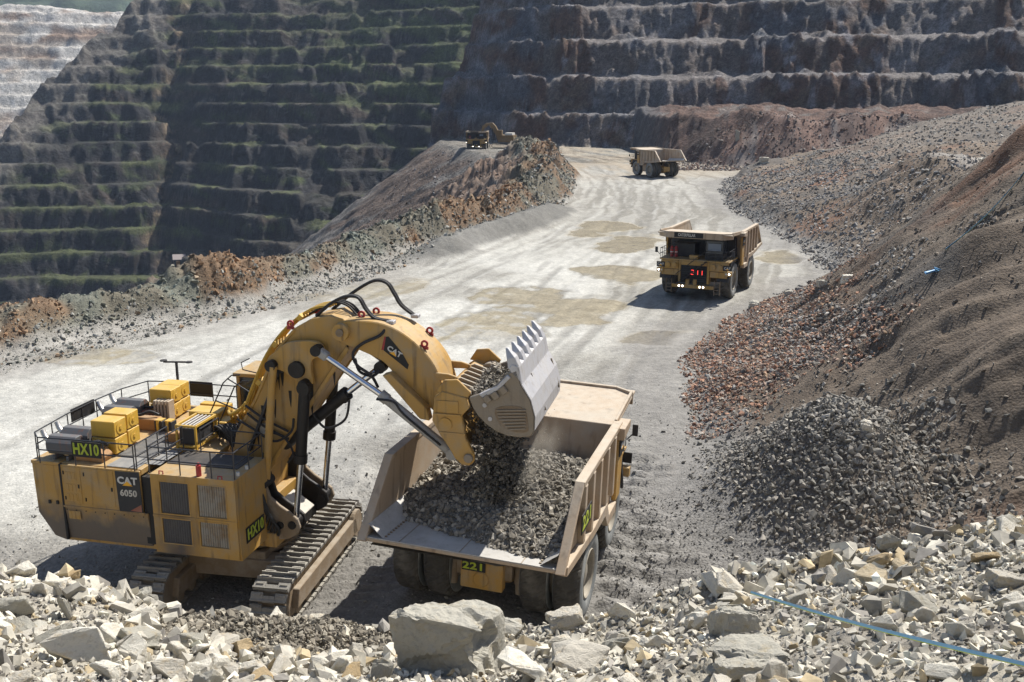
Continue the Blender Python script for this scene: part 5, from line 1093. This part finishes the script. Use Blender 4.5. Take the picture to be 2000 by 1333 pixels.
# ---- camera ray against the ground, used only to find where in the world a thing stands
PT = R(14)
def hit(px, py, tmin=2.0, tmax=1500):
    a = (px-1000)/1944; b = (py-666.5)/1944; d = np.array([a, math.cos(PT)-b*math.sin(PT), -math.sin(PT)-b*math.cos(PT)])
    t = np.exp(np.linspace(math.log(tmin), math.log(tmax), 6000)); P = d[None]*t[:, None]+np.array([0, 0, 20.]); z = height(P[:, 0], P[:, 1]); i = np.argmax(P[:, 2] < z); return Vector(P[i]), t[i]
def ray_at(px, py, Y):
    a = (px-1000)/1944; b = (py-666.5)/1944; d = Vector((a, math.cos(PT)-b*math.sin(PT), -math.sin(PT)-b*math.cos(PT))); return d*(Y/d.y)+Vector((0, 0, 20))
# ---- foreground: the 300 largest rocks are things, the rest one mass
GR = {'pale': 'pale broken rocks on the near rim'}
bigs = []   # px, py, width px, height px, depth factor, kind, label, name
BIG = [
 (875, 1262, 222, 150, .8, 'g', 'largest foreground boulder, square, grey sided with a cream top, below the near truck', 'boulder'),
 (1130, 1285, 150, 62, .7, 'p', 'long cream boulder with an ochre flank lying right of the largest boulder', 'boulder'),
 (1018, 1322, 135, 70, .8, 'p', 'pale flat-topped block at the bottom edge just right of the largest boulder', 'boulder'),
 (1440, 1212, 118, 92, .7, 'g', 'upright grey brown blocky boulder above the grey green slab', 'boulder'),
 (1462, 1300, 190, 84, .8, 'g', 'broad grey green slab at the bottom edge left of the blue tape', 'boulder'),
 (128, 1185, 48, 74, .5, 'g', 'tall pointed pale rock standing on the crest left of the shovel tracks', 'pointed_rock'),
 (148, 1268, 165, 84, .6, 'p', 'large tilted cream slab in the lower left heap', 'slab'),
 (26, 1186, 90, 60, .7, 'g', 'dark sided block on the crest at the left edge', 'boulder'),
 (1105, 1212, 96, 66, .6, 'p', 'pale slanting block leaning on the crest right of the grey wedge', 'boulder'),
 (985, 1222, 96, 50, .6, 'g', 'grey wedge between the largest boulder and the slanting pale block', 'boulder'),
 (1218, 1196, 78, 52, .6, 'p', 'cream wedge rock on the crest right of the near truck wheel', 'boulder'),
 (1735, 1222, 74, 50, .7, 'p', 'whitest rounded rock just above the middle of the blue tape', 'boulder'),
 (1876, 1226, 66, 56, .8, 'p', 'smooth pale egg-like rock above the right part of the blue tape', 'boulder'),
 (1965, 1132, 86, 48, .7, 'p', 'cream slab with an ochre face near the right edge', 'slab'),
 (1925, 1092, 64, 36, .7, 'o', 'ochre stained rock on the upper right heap', 'boulder'),
 (1845, 1310, 90, 56, .7, 'p', 'bright pale rock at the bottom under the blue tape', 'boulder'),
 (1560, 1165, 80, 44, .6, 'g', 'grey layered block just under the left end of the blue tape', 'boulder'),
 (205, 1312, 90, 56, .7, 'p', 'pale faceted rock at the bottom edge of the lower left heap', 'boulder'),
 (330, 1310, 90, 50, .7, 'p', 'rounded cream rock at the bottom edge right of the faceted rock', 'boulder'),
 (500, 1215, 44, 24, .7, 'p', 'small white rock lying alone above the brown rubble by the right crawler track', 'boulder'),
 (625, 1208, 50, 34, .7, 'p', 'pale rock on the crest below the gap between shovel and truck', 'boulder'),
 (745, 1300, 60, 90, .6, 'g', 'narrow grey rock standing left of the largest boulder', 'pointed_rock'),
]
OCH = rock_mat('ochre_rock', (.40, .30, .17), (.48, .40, .27), (.45, .28, .10), (.2, .17, .12))
def block_rock(rng, detail, amp):
    bm = bmesh.new()
    for a in (-1, 1):
        for b in (-1, 1):
            for c in (-1, 1): bm.verts.new((a*rng.uniform(.62, 1), b*rng.uniform(.6, 1), c*rng.uniform(.55, .9)))
    for _ in range(5): bm.verts.new((rng.uniform(-1, 1), rng.choice((-1, 1))*rng.uniform(.7, 1.0), rng.uniform(-.3, .9)))
    r = bmesh.ops.convex_hull(bm, input=bm.verts[:]); bmesh.ops.delete(bm, geom=[g for g in set(r['geom_interior']) | set(r['geom_unused']) if isinstance(g, bmesh.types.BMVert)], context='VERTS')
    bmesh.ops.dissolve_limit(bm, angle_limit=R(9), verts=bm.verts[:], edges=bm.edges[:]); bmesh.ops.bevel(bm, geom=bm.edges[:], offset=.05, segments=1, affect='EDGES', profile=.5); bmesh.ops.triangulate(bm, faces=bm.faces[:])
    for _ in range(detail+1):
        bmesh.ops.subdivide_edges(bm, edges=[e for e in bm.edges if e.calc_length() > .11], cuts=1); bmesh.ops.triangulate(bm, faces=bm.faces[:])
    bm.normal_update(); off = rng.random()*50; P = np.array([v.co[:] for v in bm.verts])
    d = fbm(P[:, 0]*1.8+off, P[:, 1]*1.8+P[:, 2]*1.4, 4, 5)*amp*1.3+fbm(P[:, 0]*6+off, P[:, 2]*6-P[:, 1]*5, 3, 6)*amp*.5
    st = fbm(P[:, 2]*2.2+off, P[:, 0]*.8+P[:, 1]*.8, 2, 9); d = d-amp*1.6*sst(.1, .16, st)-amp*1.5*sst(.45, .5, st)
    for v, k in zip(bm.verts, d): v.co += v.normal*float(k)
    return bm
DL = []
for k in range(12):
    bm = hull_rock(_rr, _rr.choice((9, 10, 12)), _rr.uniform(.5, .85), 2, .05); me = bpy.data.meshes.new('rock'); bm.to_mesh(me); bm.free(); me.materials.append(ROCK); DL.append(me)
BL = []
for k in range(7):
    bm = block_rock(_rr, 4, .065); me = bpy.data.meshes.new('boulder'); bm.to_mesh(me); bm.free(); me.materials.append(ROCKG); BL.append(me)
for i, (px, py, w, h_, df, kd, lab, nm) in enumerate(BIG):
    p, t = hit(px, min(py+h_*.32, 1330)); kk = .90 if i in (0, 4) else .80; wm = w/1944*t*.5*kk; hm = h_/1944*t*.5*1.05*kk*(1.25 if i == 0 else 1)
    me = (BL[i % 7] if i in (0, 3, 4, 8, 13) else DL[i % 12]).copy(); me.materials[0] = {'p': ROCK, 'g': ROCKG, 'o': OCH}[kd]
    o = bpy.data.objects.new(nm, me); col.objects.link(o); P = np.array([v.co[:] for v in me.vertices]); ex = P.max(0)-P.min(0)
    dpt = wm*2*df
    o.scale = (wm*2/ex[0], dpt/ex[1], hm*2/ex[2]); o.rotation_euler = (_rr.uniform(-.25, .25), _rr.uniform(-.25, .25), _rr.uniform(-.4, .4)); o.location = p+Vector((0, .15*dpt, hm*.45)); tag(o, lab, 'boulder')
nI = 278; N0 = 12000
xs = -9.5+20*nr.rand(N0); ys = 5.0+6.9*nr.rand(N0)**.9; ss = powsize(N0, .04, .24, 1.75)
xs = np.concatenate([xs, -9.5+20*nr.rand(9000)]); ys = np.concatenate([ys, 5.0+6.9*nr.rand(9000)]); ss = np.concatenate([ss, powsize(9000, .035, .11, 1.6)])
order = np.argsort(-ss*9/np.hypot(ys, 6)); xs, ys, ss = xs[order], ys[order], ss[order]
ins = (np.abs(xs) < .56*ys*1.03+.3)
bx = [(o.location.x, o.location.y, max(o.dimensions[:2] if o.dimensions[0] else (.3, .3))) for o in bpy.data.objects if o.get('category') == 'boulder']
ok = np.ones(len(xs), bool)
for (a, b, c_) in bx: ok &= ~((np.hypot(xs-a, ys-b) < c_*.45+ss*.4) & (ss > .09))
xs, ys, ss, ins = xs[ok], ys[ok], ss[ok], ins[ok]
P = on_ground(xs, ys, ss, .22); chosen = np.where(ins)[0][:nI]; sel = np.zeros(len(xs), bool); sel[chosen] = True
# first, let big ones keep apart a little
def where(x, y):
    px = 1000+1944*x/(y*.97+1.4)
    if px < 420: return 'in the left heap below the shovel house'
    if px < 760: return 'in the heap below the shovel crawler tracks'
    if px < 1180: return 'around the largest boulder below the near truck'
    if px < 1520: return 'right of the near truck, left of the blue tape'
    return 'in the right hand heap around the blue tape'
for i in chosen:
    kd = nr.choice(3, p=[.72, .18, .10]); me = DL[nr.randint(12)]
    if kd:
        key = me.name+str(kd)
        if key not in MATS: m2 = me.copy(); m2.materials[0] = (None, ROCKG, OCH)[kd]; MATS[key] = m2
        me = MATS[key]
    o = bpy.data.objects.new('rock', me); col.objects.link(o); s = ss[i]*1.05; o.scale = (s*nr.uniform(.8, 1.35), s*nr.uniform(.8, 1.2), s*nr.uniform(.7, 1.15)); o.rotation_euler = (nr.uniform(-.6, .6), nr.uniform(-.6, .6), nr.uniform(0, 6.28)); o.location = P[i]+np.array([0, 0, s*.12])
    adj = ('pale cream', 'grey', 'ochre stained')[kd]; w_ = where(xs[i], ys[i]); tag(o, f'{adj} angular rock {w_}', 'rock', f'{adj} rocks {w_}')
rest = ~sel
scatter('rock_rubble', P[rest], ss[rest], cols(int(rest.sum()), ((.60, .56, .465), 5), ((.43, .40, .335), 3), ((.46, .37, .23), 1), ((.27, .25, .22), 1)), label='pale broken rock filling the near rim between the larger rocks')
n = 40000; x = -9.5+20*nr.rand(n); y = 5+7*nr.rand(n); s = powsize(n, .010, .05, 2.0)
scatter('gravel', on_ground(x, y, s, .1), s, cols(n, ((.40, .38, .34), 4), ((.28, .26, .23), 3), ((.20, .185, .16), 2)), lib=TINY, label='fine chips and grit between the rocks of the near rim', cat='gravel')
n = 5000; x = -4.6+3.4*nr.rand(n); y = 10.2+1.3*nr.rand(n); s = powsize(n, .02, .08, 2.2)
z = height(x, y)+.22*np.exp(-((x+2.7)/1.2)**2-((y-11)/.6)**2)
scatter('rock_rubble', np.stack([x, y, z], -1), s, cols(n, ((.25, .22, .17), 4), ((.31, .28, .22), 2), ((.18, .155, .12), 2)), label='small brown rubble heap on the crest below the crawler tracks')
# rocks named one by one in the distance
for (px, py, w, h_, lab, kd) in [(1492, 314, 22, 12, 'pale boulder at the foot of the brown slope behind the road', 'p'), (1440, 268, 9, 22, 'tall grey rock sticking out of the brown dumped slope', 'g'), (1655, 545, 22, 14, 'pale flat rock at the road edge right of the 211 truck', 'p'), (1606, 553, 20, 12, 'dark boulder at the road edge right of the 211 truck', 'g'), (1540, 575, 16, 12, 'grey boulder nearest the 211 truck on the road edge', 'g'), (1472, 597, 24, 14, 'grey green boulder in front of the 211 truck', 'g'), (1690, 834, 26, 20, 'tan block on the upper flank of the dark rock heap', 'p'), (1345, 1075, 1, 1, None, None)]:
    if not lab: continue
    p, t = hit(px, py+h_*.3, 20); me = BL[(px+py) % 7].copy(); me.materials[0] = ROCK if kd == 'p' else ROCKG; o = bpy.data.objects.new('boulder', me); col.objects.link(o); k = t/1944*.55; o.scale = (w*k, w*k*.8, h_*k*1.5); o.location = p+Vector((0, 0, h_*k*.4)); tag(o, lab, 'boulder')
for i in range(26):   # blocks dumped on the right hand shelf
    px, py, w = _rr.uniform(1912, 2040), 268+28*_rr.random(), _rr.choice((6, 8, 10, 14))
    p, t = hit(px, 300, 60); yy = 128+12*_rr.random(); xx = (px-1000)/1944*(yy*.97+2.2); k = yy/1944*.55
    o = bpy.data.objects.new('rock', BL[i % 7].copy()); o.data.materials[0] = ROCK if i % 3 else ROCKG; col.objects.link(o); o.scale = (w*k, w*k, w*k*.9); o.rotation_euler = (_rr.random(), _rr.random(), _rr.random()*6); o.location = (xx, yy, gz(xx, yy)+w*k*.4)
    tag(o, 'light grey block in the rock pile on the shelf at the right edge', 'rock', 'blocks piled on the right shelf')

# ------------------------------------------------------------------ the load in the near truck and the rock pouring out of the bucket
bpy.context.view_layer.update()
MT = np.array(proto.matrix_world); MS = np.array(shovel.matrix_world)
def tw(M, P): return P @ M[:3, :3].T+M[:3, 3]
def zload(x, y): return 4.40+1.0*np.exp(-(((x-.9)/2.3)**2+((y+.1)/2.5)**2))+.35*sst(.5, 3, x)-.42*np.maximum(0, -x-2.3+.38*y)+.12*fbm(x*1.3, y*1.3, 4, 201)
gx, gy = np.meshgrid(np.linspace(-4.3, 4.35, 110), np.linspace(-3.56, 3.56, 96)); gzv = zload(gx, gy)
fl_ = np.interp(gx, [-4.6, -.3, 2.0, 4.3], [4.12, 3.72, 3.55, 3.4])-.12; gzv = np.maximum(gzv, fl_-.25)
V = tw(MT, np.stack([gx, gy, gzv], -1).reshape(-1, 3)); idx = np.arange(gx.size).reshape(gx.shape); q = np.stack([idx[:-1, :-1], idx[:-1, 1:], idx[1:, 1:], idx[1:, :-1]], -1).reshape(-1, 4)
n = 15000; x = -4.1+8.3*nr.rand(n); y = -3.5+7.0*nr.rand(n); z = zload(x, y); k = z > np.interp(x, [-4.6, -.3, 2.0, 4.3], [4.15, 3.75, 3.6, 3.4])-.03; x, y, z = x[k], y[k], z[k]; s = powsize(len(x), .03, .24, 2.1)
lc = [((.235, .21, .17), 4), ((.32, .295, .25), 3), ((.155, .14, .115), 2)]
heap = grid_object('rock_load', V, q, np.tile(C(.16, .15, .13), (len(V), 1)), None, SCAT); tag(heap, 'heap of broken grey ore filling the tray of the near truck', 'ore', kind='stuff')
lr = scatter('rock_load', tw(MT, np.stack([x, y, z+s*.15], -1)), s, cols(len(x), *lc), label='loose grey rocks lying over the ore in the near truck tray', cat='ore')
n = 7500; t = nr.rand(n); l = (nr.rand(n)-.5)*(3.4-.6*t)-.2; u = 10.5+.5*t+.40*nr.randn(n)*(.6+.5*t); z = 9.1-4.0*t+.15*nr.randn(n); s = powsize(n, .03, .2, 2.2)
scatter('falling_rock', tw(MS, np.stack([u, l, z], -1)), s, cols(n, ((.12, .11, .095), 4), ((.18, .165, .14), 2), ((.08, .075, .065), 3)), label='stream of shade-darkened rock falling from the open bucket into the near truck', cat='rock stream')  # colours darker than the load: shade is painted into the falling stream
n = 3500; t = nr.rand(n)**.8; l = (nr.rand(n)-.5)*4.2; u = 11.3+1.0*t+.5*nr.randn(n); z = 8.6-2.9*t+.2*nr.randn(n); s = powsize(n, .008, .035, 2.3)
scatter('falling_grit', tw(MS, np.stack([u, l, z], -1)), s, cols(n, ((.33, .31, .27), 2), ((.25, .23, .2), 2)), lib=TINY, label='fine grit dropping beside the rock stream under the bucket', cat='grit')
n = 2600; u = 9.75+1.7*nr.rand(n); l = -2.1+4.2*nr.rand(n); top = np.interp(u, [9.7, 10.1, 10.7, 11.5], [9.2, 9.45, 9.25, 8.9])+.12*fbm(u*2, l*2, 3, 3); z = top-.5*nr.rand(n)**1.5; s = powsize(n, .03, .18, 2.2)
scatter('bucket_load', tw(MS, np.stack([u, l, z], -1)), s, cols(n, *lc), label='rock still lying in the jaws of the shovel bucket', cat='ore')

# ------------------------------------------------------------------ tapes, shelter
BLUE = plain('blue_tape', (.20, .47, .74), .4); LIMET = plain('yellow_tape_edge', (.50, .62, .10), .4)
def tape(pts, w, label, sag=.1):
    P = [Vector(p) for p in pts]; m = len(P); A = MB(); B = MB()
    for i in range(m-1):
        for mb, a, b in ((A, -.5, .35), (B, .35, .6)):
            tw_ = [Vector((0, -.35, .94))*w*(1+.0*k) for k in (0, 1)]
            v = [P[i]-tw_[0]*a, P[i+1]-tw_[1]*a, P[i+1]-tw_[1]*b, P[i]-tw_[0]*b]; nn = Vector((0, .94, .35))*.003
            mb.add(v+[q_+nn for q_ in v], [(0, 1, 2, 3), (7, 6, 5, 4), (0, 4, 5, 1), (3, 2, 6, 7)])
    o = A.build('barrier_tape', BLUE); B.build('stripe', LIMET, o); return tag(o, label, 'tape')
a = ray_at(1466, 1157, 8.7); b = ray_at(2040, 1307, 4.9)
tape([a.lerp(b, k/16)+Vector((0, 0, -.03*math.sin(math.pi*k/16))) for k in range(17)], .036, 'blue and lime barrier tape stretched over the pale rocks in the right foreground')
a, ta = hit(1845, 497, 30); b, tb = hit(2030, 318, 30)
a += Vector((0, 0, .3)); b += Vector((0, 0, .8))
tape([a.lerp(b, k/16)+Vector((0, 0, -.6*math.sin(math.pi*k/16))) for k in range(17)], .16, 'thin blue and yellow tape running up the brown slope at the right edge')
p, t = hit(1820, 538, 30); rt = random.Random(4)
tg = MB(); tg.tube([p+Vector((rt.uniform(-.8, .8), rt.uniform(-.5, .5), rt.uniform(.05, .5))) for _ in range(14)], .05, 5); tag(tg.build('tape_tangle', BLUE), 'small blue tangle of tape lying on the slope below the long tape', 'tape')
p, t = hit(352, 516, 300)
SHR = worn('shelter_roof', (.30, .25, .25), .7); WD = worn('shelter_wood', (.16, .12, .09), .8)
sh = empty('shelter', p+Vector((0, 0, -.3)), R(12), 'small open shelter with a mauve brown roof on a ledge of the deep left wall', 'shelter')
MB().add([(-4.4, -2.6, 3.6), (4.4, -2.6, 3.6), (3.8, 2.6, 6.6), (-5.0, 2.6, 6.6), (-4.4, -2.6, 3.75), (4.4, -2.6, 3.75), (3.8, 2.6, 6.75), (-5.0, 2.6, 6.75)], [(0, 1, 2, 3), (7, 6, 5, 4), (0, 4, 5, 1), (1, 5, 6, 2), (2, 6, 7, 3), (3, 7, 4, 0)]).build('roof', SHR, sh)
for x_, y_, h_ in ((-4, -2.3, 3.7), (4, -2.3, 3.7), (3.5, 2.3, 6.3), (-4.5, 2.3, 6.3)): MB().span((x_-.15, y_-.15, -2), (x_+.15, y_+.15, h_)).build('post', WD, sh)
MB().span((-2.6, -1, -1), (0, 1.5, 2.2)).build('crate', ORB, sh)
ct = MB(); ct.prism([(5.0, -1), (9.5, -1), (9.5, 2.6), (5.0, 3.8)], -1.5, 1.5); c1 = ct.build('storage_hut', plain('hut_dark', (.05, .05, .055), .8)); c1.location = p; tag(c1, 'low dark hut with a pale lean-to roof beside the open shelter', 'hut')
MB().add([(4.7, -1.8, 3.9), (9.9, -1.8, 2.6), (9.9, 1.8, 2.6), (4.7, 1.8, 3.9), (4.7, -1.8, 4.1), (9.9, -1.8, 2.8), (9.9, 1.8, 2.8), (4.7, 1.8, 4.1)], [(0, 1, 2, 3), (7, 6, 5, 4), (0, 4, 5, 1), (1, 5, 6, 2), (2, 6, 7, 3), (3, 7, 4, 0)]).build('roof', CREAM, c1)
# ------------------------------------------------------------------ air
hm, nt, p_ = nodes('dusty_air'); nt.nodes.remove(p_); pv = N(nt, 'ShaderNodeVolumePrincipled'); pv.inputs['Color'].default_value = (.62, .76, 1.0, 1); pv.inputs['Density'].default_value = .00008; pv.inputs['Anisotropy'].default_value = .2
nt.links.new(pv.outputs[0], nt.nodes['Material Output'].inputs['Volume'])
hz = MB().span((-4200, -400, -420), (4200, 3900, 640)).build('haze', hm); tag(hz, 'thin bluish dusty air filling the pit', 'haze', kind='stuff')

def dust(name, loc, rad, dens, label):
    m, nt, p = nodes('dust_cloud'); nt.nodes.remove(p); L = nt.links.new; v = N(nt, 'ShaderNodeVolumePrincipled'); v.inputs['Color'].default_value = (.80, .74, .64, 1); v.inputs['Anisotropy'].default_value = .1
    tc = N(nt, 'ShaderNodeTexCoord'); ln = N(nt, 'ShaderNodeVectorMath', operation='LENGTH'); L(tc.outputs['Object'], ln.inputs[0])
    r = N(nt, 'ShaderNodeMapRange'); r.inputs[1].default_value = .98; r.inputs[2].default_value = .2; L(ln.outputs['Value'], r.inputs[0])
    n_ = N(nt, 'ShaderNodeTexNoise', i_Scale=2.6, i_Detail=3.0); L(tc.outputs['Object'], n_.inputs['Vector']); r2 = N(nt, 'ShaderNodeMapRange'); r2.inputs[1].default_value = .42; r2.inputs[2].default_value = .75; L(n_.outputs['Fac'], r2.inputs[0])
    q = N(nt, 'ShaderNodeMath', operation='MULTIPLY'); L(r.outputs[0], q.inputs[0]); L(r2.outputs[0], q.inputs[1]); q2 = N(nt, 'ShaderNodeMath', operation='MULTIPLY'); q2.inputs[1].default_value = dens; L(q.outputs[0], q2.inputs[0]); L(q2.outputs[0], v.inputs['Density'])
    L(v.outputs[0], nt.nodes['Material Output'].inputs['Volume'])
    bm = bmesh.new(); bmesh.ops.create_icosphere(bm, subdivisions=3, radius=1.0); me = bpy.data.meshes.new(name); bm.to_mesh(me); bm.free(); me.materials.append(m)
    o = bpy.data.objects.new(name, me); col.objects.link(o); o.location = loc; o.scale = rad; tag(o, label, 'dust', kind='stuff')
pd = tw(MS, np.array([[11.9, -.2, 6.9]]))[0]
dust('dust', tuple(pd), (1.5, 1.9, 1.9), .9, 'puff of pale dust hanging right of the rock stream under the bucket')
dust('dust', (24.2, 109.0, 1.6), (3.2, 4.5, 2.4), .30, 'thin dust raised behind the rear wheels of the 211 truck')
